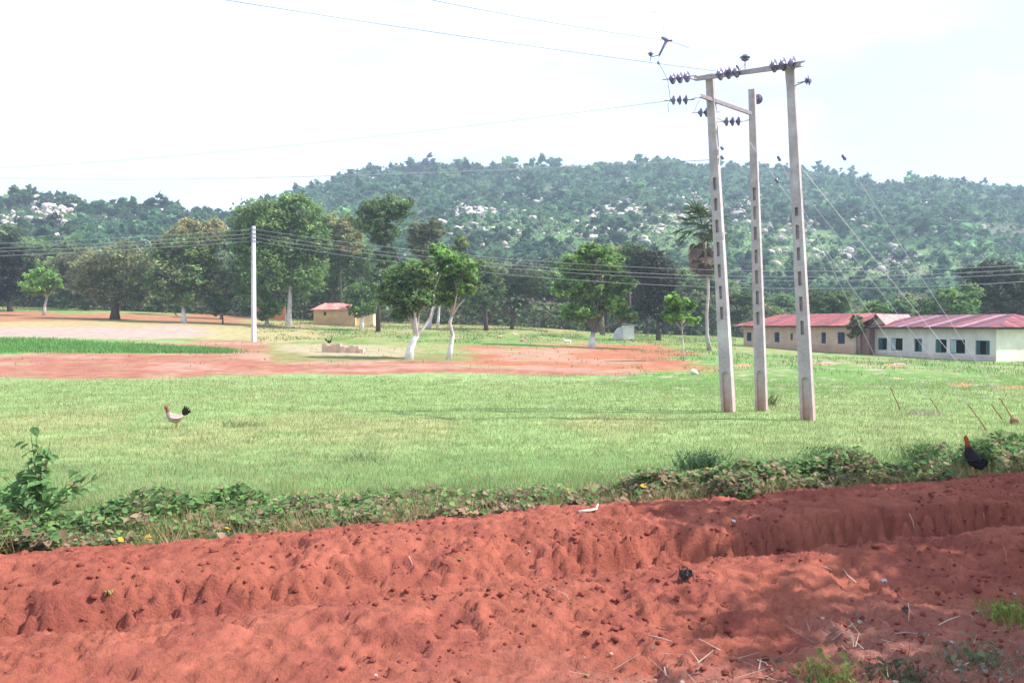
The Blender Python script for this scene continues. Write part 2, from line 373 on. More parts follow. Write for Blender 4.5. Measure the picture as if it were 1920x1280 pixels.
# loose clods: low-poly lumps
def lumps(n, xs, ysl, smin, smax, col, hfun, sink=.35):
    ph = (1+5**.5)/2
    I = np.array([(-1, ph, 0), (1, ph, 0), (-1, -ph, 0), (1, -ph, 0), (0, -1, ph), (0, 1, ph), (0, -1, -ph), (0, 1, -ph), (ph, 0, -1), (ph, 0, 1), (-ph, 0, -1), (-ph, 0, 1)], float)
    I /= np.linalg.norm(I[0])
    FI = np.array([(0, 11, 5), (0, 5, 1), (0, 1, 7), (0, 7, 10), (0, 10, 11), (1, 5, 9), (5, 11, 4), (11, 10, 2), (10, 7, 6), (7, 1, 8), (3, 9, 4), (3, 4, 2), (3, 2, 6), (3, 6, 8), (3, 8, 9), (4, 9, 5), (2, 4, 11), (6, 2, 10), (8, 6, 7), (9, 8, 1)])
    x, y = xs, ysl; z = hfun(x, y); s = smin+(smax-smin)*rng.random(n)**3
    Vv = I[None]*(.7+.6*rng.random((n, 12, 1)))*s[:, None, None]*np.stack([.8+.6*rng.random(n), .8+.6*rng.random(n), .55+.4*rng.random(n)], -1)[:, None, :]
    Vv = Vv+np.stack([x, y, z-s*(sink-.3)], -1)[:, None, :]
    Ff = FI[None]+12*np.arange(n)[:, None, None]
    cc = np.array(col)*(.8+.4*rng.random((n, 1))); cc = np.repeat(cc[:, None], 12, 1)
    return Vv.reshape(-1, 3), Ff.reshape(-1, 3), cc.reshape(-1, 3)
nl = 14000; cx = rng.uniform(-7, 9.5, nl); cv = rng.uniform(4.8, 12.1, nl)
keep = vn(cx*.9, cv*.9, 171) > .35; cx = cx[keep]; cv = cv[keep]
V, Fc, cc = lumps(len(cx), cx, cv+SL*cx, .004, .032, (.25, .068, .052), soil_h)
o = add('soil_clods', mesh_np('soil_clods', V, Fc, cc, M_SOIL, False)); o['kind'] = 'stuff'

# ================================================================== GRASS, VINES, LITTER
def blades(n, x, y, h, wdt, col, hfun, lean=.35):
    z = hfun(x, y)-.01; a = rng.uniform(0, 2*math.pi, n); b = rng.uniform(0, 2*math.pi, n)
    wv = np.stack([np.cos(a), np.sin(a), 0*a], -1)*wdt[:, None]*.5
    tip = np.stack([np.cos(b)*lean*h, np.sin(b)*lean*h, h], -1)
    B = np.stack([x, y, z], -1); V = np.stack([B-wv, B+wv, B+tip], 1)
    return V.reshape(-1, 3), np.arange(3*n).reshape(n, 3), np.repeat(col[:, None], 3, 1).reshape(-1, 3)
# meadow blades: in clumps, coarser with distance
n = 260000
yy = 12.5+ (rng.random(n)**1.5)*42; xx = (rng.random(n)*2-1)*(.56*yy+1)
clx = xx+rng.normal(size=n)*.03; keep = (yy-SL*xx > 12.6); xx = clx[keep]; yy = yy[keep]; n = len(xx)
pym = HOR-(H(xx, yy)-CZ)/yy*F; red = pym+(fbm(xx*.3, yy*.3, 3, 71)-.5)*26+rng.normal(size=n)*5 < 712
keep = ~red; xx = xx[keep]; yy = yy[keep]; n = len(xx)
v_ = yy-SL*xx; tall = sst(16.5, 13.2, v_)
nn = fbm(xx*.35, yy*.22, 4, 31); nb = fbm(xx*1.5, yy*1.5, 3, 201)
h = (.035+.055*rng.random(n))*(1+.8*tall)*(.6+.9*nb)*np.interp(yy, [12, 50], [1, 1.3])
wd = np.interp(yy, [12, 50], [.010, .032])*(.7+.6*rng.random(n))
nq = sst(.40, .80, nn*.6+nb*.4)[:, None]*.45; c = arr(.265, .36, .14)[None]*(1-nq)+arr(.31, .31, .165)[None]*nq
c = c*(1-.45*tall[:, None])+arr(.15, .26, .10)[None]*.45*tall[:, None]
dryb = rng.random(n) < .12; c[dryb] = (.42, .34, .19)
c *= (.82+.36*rng.random((n, 1)))
V, Fc, cc = blades(n, xx, yy, h, wd, c, top_h)
o = add('meadow_grass', mesh_np('meadow_grass', V, Fc, cc, M_GRASS)); o['kind'] = 'stuff'
# coarser tufts on the far meadow
n = 60000; yy = 46+rng.random(n)**.8*104; xx = (rng.random(n)*2-1)*.56*yy; pxx = 960+F*xx/yy; pyy = HOR-(H(xx, yy)-CZ)/yy*F
fz = (fbm(xx*.25, yy*.15, 3, 267)-.5); k = ~((pyy+fz*14 > 640)&(pyy < 706)&(pxx+fz*520 < 1215)&(rng.random(n) > .10))&~((pyy > 584)&(pyy < 640)&(pxx < 480))&(vn(xx*.5, yy*.25, 261) > .42)&~((pxx > 1380)&(yy > 78)); xx = xx[k]; yy = yy[k]; n = len(xx)
c = np.where((vn(xx*.4, yy*.2, 263) > .55)[:, None], arr(.27, .27, .12)[None], arr(.16, .25, .09)[None])*(.75+.5*rng.random((n, 1)))
V, Fc, cc = blades(n, xx, yy, (.08+.16*rng.random(n)), .0009*yy*(.6+.8*rng.random(n)), c, H)
o = add('far_meadow_tufts', mesh_np('far_meadow_tufts', V, Fc, cc, M_GRASS)); o['kind'] = 'stuff'
# green crop strip beyond the red earth
n = 16000
px = rng.uniform(-120, 425, n); tt = rng.random(n); py = (635+np.clip(px-60, 0, 400)*.058)+tt*(662-635-np.clip(px-60, 0, 400)*.058)
pts = [Gd(a, b) for a, b in zip(px[:900], py[:900])]
gx = np.array([p.x for p in pts]); gy = np.array([p.y for p in pts])
rep = 16; gx = np.repeat(gx, rep)+rng.normal(size=900*rep)*.7; gy = np.repeat(gy, rep)+rng.normal(size=900*rep)*.5; n = len(gx)
c = arr(.14, .28, .085)[None]*(.7+.6*rng.random((n, 1)))
V, Fc, cc = blades(n, gx, gy, .14+.14*rng.random(n), .05+.04*rng.random(n), c, H)
o = add('crop_rows', mesh_np('crop_rows', V, Fc, cc, M_GRASS)); o['kind'] = 'stuff'
# creeping vine strip along the ploughed edge
def leaf5(x, y, z, s, col, tilt=.7):
    n = len(x); a = rng.uniform(0, 2*math.pi, n)
    nrm = rng.normal(size=(n, 3))*tilt*.6; nrm[:, 2] = 1; nrm[:, 1] -= .25; nrm /= np.linalg.norm(nrm, axis=1)[:, None]
    d = np.stack([np.cos(a), np.sin(a), 0*a], -1); d -= nrm*np.sum(d*nrm, 1)[:, None]; d /= np.linalg.norm(d, axis=1)[:, None]; b = np.cross(nrm, d)
    O = np.stack([x, y, z], -1); S = s[:, None]
    V = np.stack([O-d*S*.5, O-d*S*.25+b*S*.42+nrm*S*.08, O+d*S*.15+b*S*.30+nrm*S*.05, O+d*S*.5-nrm*S*.12, O+d*S*.15-b*S*.30+nrm*S*.05, O-d*S*.25-b*S*.42+nrm*S*.08], 1)
    base = 6*np.arange(n)[:, None]
    Q = np.concatenate([base+np.array([0, 1, 2, 3]), base+np.array([0, 3, 4, 5])], 0)
    return V.reshape(-1, 3), Q, np.repeat(col[:, None], 6, 1).reshape(-1, 3)
n = 72000
x = rng.uniform(-7.5, 10.5, n); e = rng.random(n)
wid = np.interp(x, [-7, -4.5, -3, -1, 1, 3, 6, 9], [2.8, 2.7, 2.4, 2.2, 2.1, 2.3, 2.0, 1.7])*(.6+.8*vn(x*.8, x*0, 211))
v = 12.0+(fbm(x*1.4, x*0, 4, 215, .7)-.5)*1.3+e*wid
dens = np.interp(x, [-7, -3, -1.3, 1.0, 2.0, 9], [1, .9, .6, .55, .9, .85])*(1-.6*e)*(.25+1.1*sst(.35, .6, fbm(x*1.6, v*1.6, 3, 219)))
k = rng.random(n) < dens; x = x[k]; v = v[k]; e = e[k]; wid = wid[k]; n = len(x); y = v+SL*x
mound = (.10+.40*vn(x*1.2, v*1.2, 223)**1.3)*np.sin(np.clip(e*1.1+.05, 0, 1)*math.pi)**.6*np.interp(x, [-7, -4, -2, 1.5, 2.5, 5, 9], [1.5, 1.1, .6, .6, 1.5, 1.3, 1.2])
z = top_h(x, y)+.01+mound*rng.random(n)**.6
s = .04+.075*rng.random(n)**1.3
dr = rng.random(n) < np.interp(e, [0, .15, .5, 1], [.68, .42, .18, .08]); mid = np.interp(x, [-3, -1, 1.5, 3], [0, .35, .35, 0]); dr |= rng.random(n) < mid
c = arr(.145, .27, .095)[None]*(.5+.95*rng.random((n, 1)))
lim = rng.random(n) < .16; c[lim] = arr(.22, .37, .11)
c[dr] = arr(.36, .26, .17)[None]*(.45+.95*rng.random((dr.sum(), 1)))
yl = rng.random(n) < .002; c[yl] = (.6, .45, .06)
RO = P(1826, 893, 14.7)
kp = ~((np.abs(x-RO.x*y/RO.y) < .34)&(y < 15.6)&(y > 13)); x, y, z, s, c = x[kp], y[kp], z[kp], s[kp], c[kp]
V, Q, cc = leaf5(x, y, z, s, c)
o = add('creeping_vines', mesh_np('creeping_vines', V, Q, cc, M_LEAF)); o['kind'] = 'stuff'
# straw and stalks mixed in the vine strip
n = 22000; x = rng.uniform(-7.5, 10.5, n); v = 11.9+rng.random(n)*np.interp(x, [-7, 0, 9], [1.8, 1.3, 1.6]); y = v+SL*x
c = np.where(rng.random((n, 1)) < .55, arr(.40, .31, .17)[None], arr(.13, .21, .07)[None])*(.6+.7*rng.random((n, 1)))
V, Fc, cc = blades(n, x, y, (.08+.24*rng.random(n))*(.5+.8*vn(x*1.7, v*1.7, 251)), .006+.008*rng.random(n), c, top_h, .6)
o = add('dry_stalks', mesh_np('dry_stalks', V, Fc, cc, M_GRASS)); o['kind'] = 'stuff'
# litter of dead stalks and leaves bottom right
n = 5200
x = rng.uniform(-.5, 8.5, n); v = 5.2-.0*x+rng.random(n)*2.3; dens = sst(-.3, 3.2, x)*sst(7.4, 5.8, v)*(.15+1.2*sst(.42, .62, fbm(x*1.2, v*1.2, 3, 231)))
k = rng.random(n) < dens; x = x[k]; v = v[k]; n = len(x); y = v+SL*x
a = rng.uniform(0, 2*math.pi, n)*1.0; L = .05+.22*rng.random(n)**2; el = rng.normal(size=n)*.25
d = np.stack([np.cos(a)*np.cos(el), np.sin(a)*np.cos(el)*.8, np.abs(np.sin(el))], -1)*L[:, None]
b = np.stack([-np.sin(a), np.cos(a), 0*a], -1)*(.002+.006*rng.random(n)**3)[:, None]
O = np.stack([x, y, soil_h(x, y)+.012+.02*rng.random(n)], -1)
V = np.stack([O-b, O+b, O+d+b*.4, O+d-b*.4], 1); c = np.where(rng.random((n, 1)) < .6, arr(.42, .36, .28)[None], arr(.30, .19, .15)[None])*(.5+.8*rng.random((n, 1)))
o = add('dead_stalk_litter', mesh_np('dead_stalk_litter', V.reshape(-1, 3), np.arange(4*n).reshape(n, 4), np.repeat(c[:, None], 4, 1).reshape(-1, 3), M_GRASS)); o['kind'] = 'stuff'
n = 2600
x = rng.uniform(0, 9, n); v = 5.0+rng.random(n)*2.4; k = rng.random(n) < sst(0, 3.5, x)*sst(7.3, 5.6, v)*sst(.4, .6, fbm(x*1.5, v*1.5, 3, 237)); x = x[k]; v = v[k]; n = len(x); y = v+SL*x
c = np.where(rng.random((n, 1)) < .5, arr(.26, .20, .18)[None], arr(.40, .34, .30)[None])*(.5+.8*rng.random((n, 1)))
V, Q, cc = leaf5(x, y, soil_h(x, y)+.015+.03*rng.random(n), .02+.035*rng.random(n), c)
o = add('dead_leaf_litter', mesh_np('dead_leaf_litter', V, Q, cc, M_LEAF)); o['kind'] = 'stuff'
# a few ragged weed clumps: each a thing
def weed(px, py, rad, hh, nb_, label, colr, nleaf=60):
    p = Gd(px, py); x0, y0 = p.x, p.y; z0 = float(top_h(x0, y0))
    r = empty('weed_clump', (x0, y0, z0), label, 'weed')
    n = nb_; x = rng.normal(size=n)*rad*.5; y = rng.normal(size=n)*rad*.5
    c = arr(*colr)[None]*(.55+.9*rng.random((n, 1)))
    V, Fc, cc = blades(n, x+x0, y+y0, hh*(.4+.8*rng.random(n)), np.full(n, .009)*p.y/8, c, top_h, .6); V = V-np.array([x0, y0, z0])
    add('blades', mesh_np('blades', V, Fc, cc, M_GRASS), r)['kind'] = 'stuff'
    n = nleaf; x = rng.normal(size=n)*rad*.45+x0; y = rng.normal(size=n)*rad*.45+y0
    V, Q, cc = leaf5(x, y, top_h(x, y)+rng.random(n)*hh*.8, .03+.03*rng.random(n), arr(*colr)[None]*(.5+.8*rng.random((n, 1))))
    if nleaf: add('leaves', mesh_np('leaves', V-np.array([x0, y0, z0]), Q, cc, M_LEAF), r)['kind'] = 'stuff'
weed(1560, 1262, .22, .14, 260, 'yellow green weed clump at the bottom edge among dead stalks', (.20, .26, .07))
weed(1905, 1150, .30, .16, 320, 'yellow green grass clump at the right edge below the ridges', (.20, .27, .06))
weed(1690, 1262, .26, .12, 220, 'dark ragged weed clump at the bottom edge right of the greener one', (.09, .10, .06))
weed(1840, 1235, .28, .14, 220, 'grey green weed clump near the bottom right corner', (.16, .19, .10))
weed(1320, 890, .42, .42, 420, 'dark bushy weed standing up in the vine strip right of centre', (.07, .13, .06), 500)
weed(1560, 868, .5, .30, 320, 'green weed mass in the vine strip left of the rooster', (.10, .18, .07), 420)
weed(1735, 862, .4, .34, 320, 'tall green weeds in the vine strip just left of the rooster', (.12, .21, .07), 380)
weed(1912, 846, .4, .36, 320, 'leafy weeds behind the rooster at the right edge', (.11, .19, .08), 380)
weed(1440, 760, .25, .45, 90, 'sprig of weed leaning at the foot of the middle pole', (.14, .18, .07), 30)
weed(1730, 778, .5, .14, 200, 'pale grey dry grass patch between the stay anchors', (.40, .36, .27), 0)
weed(452, 800, .5, .14, 120, 'dark grass patch right of the mottled chicken', (.15, .21, .09), 20)
weed(678, 860, .6, .14, 140, 'dark grass patch in mid field left of centre', (.16, .22, .10), 30)

# ================================================================== SHRUB at left edge: stems and single leaves
lf = MB()
for sgn in (1, -1):
    lf.f.append([lf.vert(q, (.10, .19, .06)) for q in ((0, 0, 0), (sgn*.36, .3, .06), (sgn*.26, .7, .03), (0, 1, -.15))][::sgn])
leafmeshes = []
for ci_, cl in enumerate([(.14, .25, .10), (.19, .36, .13), (.25, .42, .15), (.38, .30, .15)]):
    m2 = lf.mesh('leaf', M_LEAF); d_ = m2.color_attributes['col'].data
    for q in d_: q.color = (*cl, 1)
    leafmeshes.append(m2)
p0 = Gd(75, 985); zz = float(top_h(p0.x, p0.y))
sh = empty('leafy_shrub', (p0.x, p0.y, zz), 'leafy green shrub taller than the vines at the left edge', 'shrub')
stems = MB(); tips = []
for i in range(22):
    a = rng.uniform(0, 6.28); r = rng.uniform(.1, .85); hh = rng.uniform(.35, .75) if i > 4 else rng.uniform(.9, 1.1)
    if i <= 4: r = rng.uniform(.0, .16); a = i*1.3
    q = [Vector((math.cos(a)*r*t*(.6+.4*t)*1.2, math.sin(a)*r*t*.7, hh*t*(1.1-.1*t))) for t in (0, .25, .5, .75, 1)]
    stems.tube(q, [.012, .010, .008, .006, .004], 5, (.16, .18, .08)); tips.append(q)
stems.build('stems', M_BARK, sh)
for i in range(298):
    q = tips[i % 22]; t = rng.uniform(.15, 1); k = min(int(t*4), 3); f = t*4-k; b = q[k].lerp(q[k+1], f)
    l = add('leaf', leafmeshes[int(rng.choice([0, 0, 1, 1, 2, 3], p=[.25, .2, .2, .15, .15, .05]))], sh)
    s = rng.uniform(.09, .19); l.scale = (s, s, s); l.location = b+Vector(rng.normal(size=3))*.035
    l.rotation_euler = (rng.uniform(-.9, .5), rng.uniform(-.5, .5), rng.uniform(0, 6.28))

# ================================================================== TREES
def tube_limb(mb, a, b, r0, r1, bend=.12, n=6, seg=5, c=(.2, .16, .13)):
    a = Vector(a); b = Vector(b); L = (b-a).length; off = Vector((random.uniform(-1, 1), random.uniform(-1, 1), random.uniform(-.2, .6)))*L*bend
    pts = [a.lerp(b, t)+off*math.sin(t*math.pi) for t in [i/(seg-1) for i in range(seg)]]
    mb.tube(pts, [r0+(r1-r0)*i/(seg-1) for i in range(seg)], n, c)
    return pts
BK_D = (.075, .055, .05); BK_P = (.50, .45, .42); BK_M = (.20, .16, .14)
def tree(name, px, py, lobes_px, label, cols, leaf=.32, nleaf=2600, trunk_px=None, r0=.22, bark=BK_M, wash=None, depth=None, group=None, cat='tree', shell=.45, clump=.26, fork=None, seg=6):
    """lobes_px: (cx,cy,rx,ry) in photo pixels at the tree's own distance"""
    g_ = Gd(px, py) if depth is None else None
    if depth is not None:
        xx = (px-960)/F*depth; g_ = Vector((xx, depth, Hs(xx, depth)))
    D = g_.y; mpp = D/F; z0 = Hs(g_.x, D)-.05
    root = empty(name, (g_.x, D, z0), label, cat, group)
    O = Vector((g_.x, D, z0)); lob = []
    for l in lobes_px:
        c3 = P(l[0], l[1], D)-O; dy = random.uniform(-.35, .35)*l[2]*mpp
        if len(l) > 4: dy = l[4]*l[2]*mpp
        lob.append((c3.x, dy, c3.z, l[2]*mpp, l[2]*mpp*.9, l[3]*mpp, 1))
    tb = MB()
    def bc(q, t):
        if wash and q.z < wash: return BK_W
        k = .8+.4*random.random(); return tuple(v*k for v in bark)
    BK_W = (.72, .70, .69)
    if trunk_px is None:
        cz = sum(l[2] for l in lob)/len(lob); cxm = sum(l[0] for l in lob)/len(lob)
        zlow = min(l[2]-l[5]*.7 for l in lob)
        top = Vector((cxm*.6, 0, max(zlow, .8)))
        tp = [Vector((0, 0, -.2)), Vector((top.x*.25, 0, top.z*.35)), Vector((top.x*.5, .0, top.z*.7)), top]
    else:
        tp = [P(a, b, D)-O for a, b in trunk_px]; tp[0].z = min(tp[0].z, -.1)
    NT = len(tp); rad = [r0*(1.25 if i == 0 else 1)*(1-.45*i/(NT-1)) for i in range(NT)]
    tb.tube(tp, rad, 9, bc); top = tp[-1]
    if fork:
        for fk in fork:
            q = [P(a, b, D)-O for a, b in fk[0]]; tb.tube(q, [fk[1]*(1-.5*i/(len(q)-1)) for i in range(len(q))], 7, bc)
    for l in lob:
        e = Vector((l[0], l[1], l[2]))
        pts = tube_limb(tb, top-Vector((0, 0, .1)), e, rad[-1]*.75, rad[-1]*.22, c=bc)
        for j in range(3):
            d = Vector(rng.normal(size=3)).normalized(); q = e+Vector((d.x*l[3], d.y*l[4], abs(d.z)*l[5]))*.75
            tube_limb(tb, pts[random.choice((2, 3))], q, rad[-1]*.3, rad[-1]*.08, n=5, seg=4, c=bc)
    tb.build('trunk', M_BARK, root, True)
    V, Q, cc = crown_cloud(lob, int(nleaf*1.7), leaf*1.2, cols, shell=shell, clump=clump*1.15)
    add('crown', mesh_np('crown', V, Q, cc, M_LEAF), root)
    return root
OLV = [(.22, .26, .13), (.17, .22, .11), (.26, .30, .14), (.21, .19, .14)]
MID = [(.20, .32, .12), (.16, .27, .105), (.26, .38, .14), (.12, .19, .085)]
DRK = [(.12, .18, .085), (.14, .21, .095), (.09, .14, .07), (.18, .25, .11)]
BRT = [(.24, .44, .10), (.18, .35, .09), (.30, .50, .13), (.12, .23, .07)]
YEL = [(.42, .37, .18), (.30, .31, .14), (.48, .42, .22)]
T = tree
T('shade_tree', 215, 599, [(190, 500, 48, 42), (245, 500, 48, 45), (215, 545, 52, 30), (170, 535, 34, 28), (265, 545, 30, 28)], 'round dark olive tree on a short dark trunk at left, near the red strip', OLV, trunk_px=[(215, 600), (216, 580), (220, 560)], r0=.55, bark=BK_D, nleaf=5200, leaf=.34)
T('shade_tree', 163, 582, [(140, 500, 45, 40), (160, 540, 40, 30), (120, 530, 30, 30)], 'dark olive tree standing just behind and left of the round one', OLV, r0=.4, bark=BK_D, nleaf=3200, leaf=.38)
T('young_tree', 82, 592, [(62, 522, 22, 15), (88, 518, 26, 16), (75, 538, 30, 17), (108, 532, 16, 14)], 'small bright green tree with pale slanting trunk at far left', BRT, trunk_px=[(82, 594), (84, 575), (88, 556)], r0=.22, bark=BK_P, nleaf=2400, leaf=.30)
T('tall_tree', 345, 606, [(320, 470, 40, 36), (370, 470, 42, 40), (345, 520, 55, 36), (300, 530, 30, 36), (395, 520, 30, 40), (345, 555, 40, 20)], 'tall tree with pale lower trunk and olive crown between round tree and thin pole', OLV+MID, trunk_px=[(345, 607), (344, 590), (343, 570)], r0=.32, bark=(.28, .24, .22), wash=1.2, nleaf=6000, leaf=.40)
T('flowering_tree', 400, 585, [(360, 432, 40, 22), (400, 440, 34, 26), (330, 445, 30, 20)], 'pale yellow blooming treetop rising behind the tall olive tree', YEL+[(.15, .17, .07)], depth=150, r0=.25, nleaf=2800, leaf=.42)
T('bushy_tree', 415, 592, [(420, 540, 34, 36), (400, 560, 24, 24), (445, 520, 28, 40)], 'blue green bushy tree just left of the thin white pole', [(.075, .15, .085), (.05, .11, .06)], depth=135, r0=.25, nleaf=2600, leaf=.36)
T('big_tree', 541, 613, [(500, 410, 60, 38), (560, 400, 45, 32), (460, 450, 40, 40), (530, 460, 60, 40), (590, 450, 34, 36), (500, 510, 60, 42), (570, 515, 44, 40), (455, 520, 30, 40), (545, 375, 34, 16)], 'biggest leafy green tree, pale trunk, rising behind the thin white pole', MID+[(.13, .19, .065)], trunk_px=[(541, 615), (542, 580), (545, 540), (543, 500)], r0=.34, bark=BK_P, wash=1.6, nleaf=15000, leaf=.36)
T('young_tree', 500, 611, [(490, 560, 24, 20), (512, 575, 24, 18), (498, 590, 20, 10)], 'small tree with pale trunk left of the biggest tree', MID+BRT[:2], trunk_px=[(500, 612), (501, 595), (503, 585)], r0=.24, bark=BK_P, nleaf=1900, leaf=.30)
T('flowering_tree', 640, 590, [(620, 420, 30, 24), (650, 425, 30, 26), (600, 450, 28, 22), (660, 455, 30, 22)], 'tree with yellowish blooming top behind, right of the biggest tree', YEL+MID[:3], depth=145, r0=.22, bark=BK_D, nleaf=4200, leaf=.38)
T('spreading_tree', 610, 590, [(610, 480, 50, 36), (650, 500, 40, 30), (590, 530, 34, 30), (640, 470, 40, 30), (690, 490, 30, 34)], 'broad green tree overhanging the little ochre house', MID, depth=148, r0=.3, nleaf=6500, leaf=.36, bark=BK_D)
T('young_tree', 678, 619, [(668, 548, 20, 18), (695, 560, 22, 18), (680, 578, 28, 16), (658, 565, 14, 14)], 'small green tree with whitewashed trunk in front of the ochre house', MID+BRT[:1], trunk_px=[(678, 621), (679, 600), (680, 584)], r0=.26, bark=BK_P, wash=1.7, nleaf=2400, leaf=.28)
T('leaning_tree', 709, 622, [(720, 395, 46, 28), (745, 385, 34, 22), (700, 420, 34, 24), (722, 440, 30, 24), (695, 395, 28, 20), (720, 480, 22, 26), (700, 540, 22, 26)], 'tall slender dark trunked tree with a mushroom crown above its neighbours', MID[:2]+DRK, trunk_px=[(709, 624), (710, 580), (716, 530), (722, 480), (722, 430)], r0=.24, bark=BK_D, nleaf=6200, leaf=.33, fork=[([(752, 500), (742, 478), (733, 455), (727, 440)], .16)])
T('whitewashed_tree', 768, 674, [(755, 520, 34, 28), (790, 515, 32, 30), (735, 550, 30, 26), (775, 560, 34, 24), (805, 550, 22, 24), (760, 585, 26, 14)], 'forked tree with white painted trunk at the edge of the red field', MID+[(.11, .19, .07)], trunk_px=[(766, 675), (769, 655), (776, 638), (782, 628)], r0=.26, bark=BK_P, wash=2.0, nleaf=7500, leaf=.21, fork=[([(782, 630), (776, 612), (772, 590), (768, 570)], .17), ([(780, 632), (792, 618), (806, 596), (814, 560), (820, 510)], .10)])
T('slim_tree', 841, 674, [(840, 490, 38, 20), (870, 500, 36, 22), (815, 505, 26, 20), (850, 530, 36, 24), (880, 530, 22, 20), (835, 560, 24, 16), (820, 470, 20, 14)], 'slim crooked pale trunk tree with bright green top right of the forked tree', BRT[:2]+MID, trunk_px=[(841, 675), (845, 650), (849, 628), (843, 605), (848, 590)], r0=.17, bark=BK_P, wash=.9, nleaf=6500, leaf=.21, fork=[([(846, 595), (858, 575), (872, 560)], .08)])
T('pale_tree', 803, 616, [(800, 470, 28, 24), (785, 440, 28, 26), (810, 430, 24, 20)], 'greyish tree with whitewashed leaning foot behind the forked tree', [(.22, .23, .13), (.17, .19, .10)], trunk_px=[(803, 617), (806, 600), (812, 580), (815, 540)], r0=.32, bark=BK_P, wash=1.5, nleaf=3200, leaf=.34)
T('pale_tree', 820, 615, [(866, 455, 15, 16), (850, 475, 22, 18)], 'thin whitewashed trunk with pale yellow green top behind the slim tree', [(.24, .29, .11), (.18, .23, .09)], trunk_px=[(820, 616), (822, 598), (824, 570), (840, 510)], r0=.2, bark=BK_P, wash=2, nleaf=1500, leaf=.3)
T('spreading_tree', 912, 612, [(905, 510, 34, 30), (890, 550, 34, 32), (925, 540, 26, 26)], 'dark tree right behind the slim crooked tree', DRK, depth=128, r0=.3, nleaf=3200, leaf=.34, bark=BK_D)
T('umbrella_tree', 960, 618, [(940, 535, 44, 15), (985, 530, 46, 15), (965, 520, 50, 15), (1010, 545, 28, 12), (925, 555, 30, 12)], 'flat topped dark umbrella tree with many thin branches at the field edge', [(.085, .12, .06), (.06, .09, .05)], trunk_px=[(960, 620), (960, 605), (962, 592)], r0=.24, bark=BK_D, nleaf=4200, leaf=.26)
T('broad_leaf_tree', 1110, 652, [(1080, 500, 34, 26), (1130, 495, 36, 28), (1160, 530, 26, 26), (1060, 540, 26, 22), (1110, 545, 34, 22), (1090, 585, 36, 18), (1150, 570, 28, 22), (1175, 590, 20, 14), (1110, 470, 28, 14)], 'broad bright green tree with layered leaf clusters at centre right', BRT+MID[:2], trunk_px=[(1110, 653), (1110, 638), (1112, 622)], r0=.30, bark=(.16, .14, .13), wash=.9, nleaf=9000, leaf=.30, shell=.7, clump=.22)
T('flowering_tree', 1130, 600, [(1105, 475, 30, 18), (1155, 478, 26, 18), (1080, 490, 26, 16)], 'yellow green blooming treetop behind the broad bright tree', YEL[1:]+BRT[:1], depth=135, r0=.3, nleaf=2600, leaf=.34)
T('young_tree', 1282, 677, [(1262, 565, 18, 16), (1288, 570, 16, 18), (1270, 590, 24, 15), (1298, 600, 12, 12), (1252, 585, 10, 14)], 'young bright green tree with thin pale stem left of the palm', BRT, trunk_px=[(1282, 678), (1281, 650), (1279, 615)], r0=.055, bark=BK_P, nleaf=1500, leaf=.24)
T('small_tree', 1607, 664, [(1606, 604, 13, 13), (1603, 622, 14, 13), (1612, 615, 10, 10)], 'small dark tree standing between the two school blocks', DRK+OLV[:1], trunk_px=[(1607, 666), (1607, 650), (1606, 630)], r0=.12, bark=BK_M, nleaf=1000, leaf=.24)
T('round_tree', 1650, 640, [(1645, 578, 20, 16), (1625, 590, 16, 14)], 'rounded light green treetop just above the gap between the school blocks', BRT[:2]+MID, depth=115, r0=.2, nleaf=1500, leaf=.28)
T('round_tree', 1800, 640, [(1775, 560, 30, 22), (1815, 555, 30, 26), (1745, 575, 20, 16), (1800, 580, 34, 18)], 'light green tree rising behind the right school roof', BRT[1:2]+MID, depth=118, r0=.25, nleaf=3200, leaf=.30)
T('dark_tree', 1860, 640, [(1830, 518, 32, 22), (1870, 510, 36, 22), (1850, 545, 40, 26), (1905, 530, 30, 34), (1890, 575, 40, 30)], 'large brownish dark tree behind the right end of the right school roof', [(.07, .07, .045), (.09, .08, .055), (.05, .06, .035)], depth=125, r0=.4, nleaf=5600, leaf=.32)
T('bushy_tree', 1555, 640, [(1530, 560, 30, 24), (1570, 565, 30, 24), (1555, 590, 40, 18)], 'dark tree rising behind the middle of the left school roof', DRK, depth=125, r0=.25, nleaf=3000, leaf=.30)
T('dark_tree', 1235, 626, [(1215, 500, 34, 36), (1245, 530, 34, 36), (1220, 570, 34, 26), (1250, 585, 26, 20)], 'dark purplish tree between the broad bright tree and the young tree', [(.065, .065, .05), (.05, .06, .045), (.08, .08, .055)], depth=112, r0=.3, nleaf=5200, leaf=.32, bark=BK_D)
T('dark_tree', 1180, 618, [(1190, 480, 30, 24), (1170, 520, 26, 30)], 'dark tree close behind the right side of the broad bright tree', DRK, depth=120, r0=.3, nleaf=2600, leaf=.34, bark=BK_D)
T('dark_tree', 20, 582, [(5, 480, 40, 36), (30, 520, 36, 36), (-10, 540, 30, 34)], 'nearly black tree cut off by the left edge of the picture', [(.03, .04, .03), (.045, .055, .04)], depth=135, r0=.4, nleaf=4200, leaf=.40, bark=BK_D)
T('bushy_tree', 335, 590, [(290, 565, 26, 18)], 'low bush beside the tall olive tree', DRK, depth=140, r0=.1, nleaf=900, leaf=.34, bark=BK_D)
T('bushy_tree', 418, 600, [(415, 572, 22, 18)], 'low dark bush at field edge left of the thin white pole', DRK, depth=118, r0=.1, nleaf=900, leaf=.3, bark=BK_D)

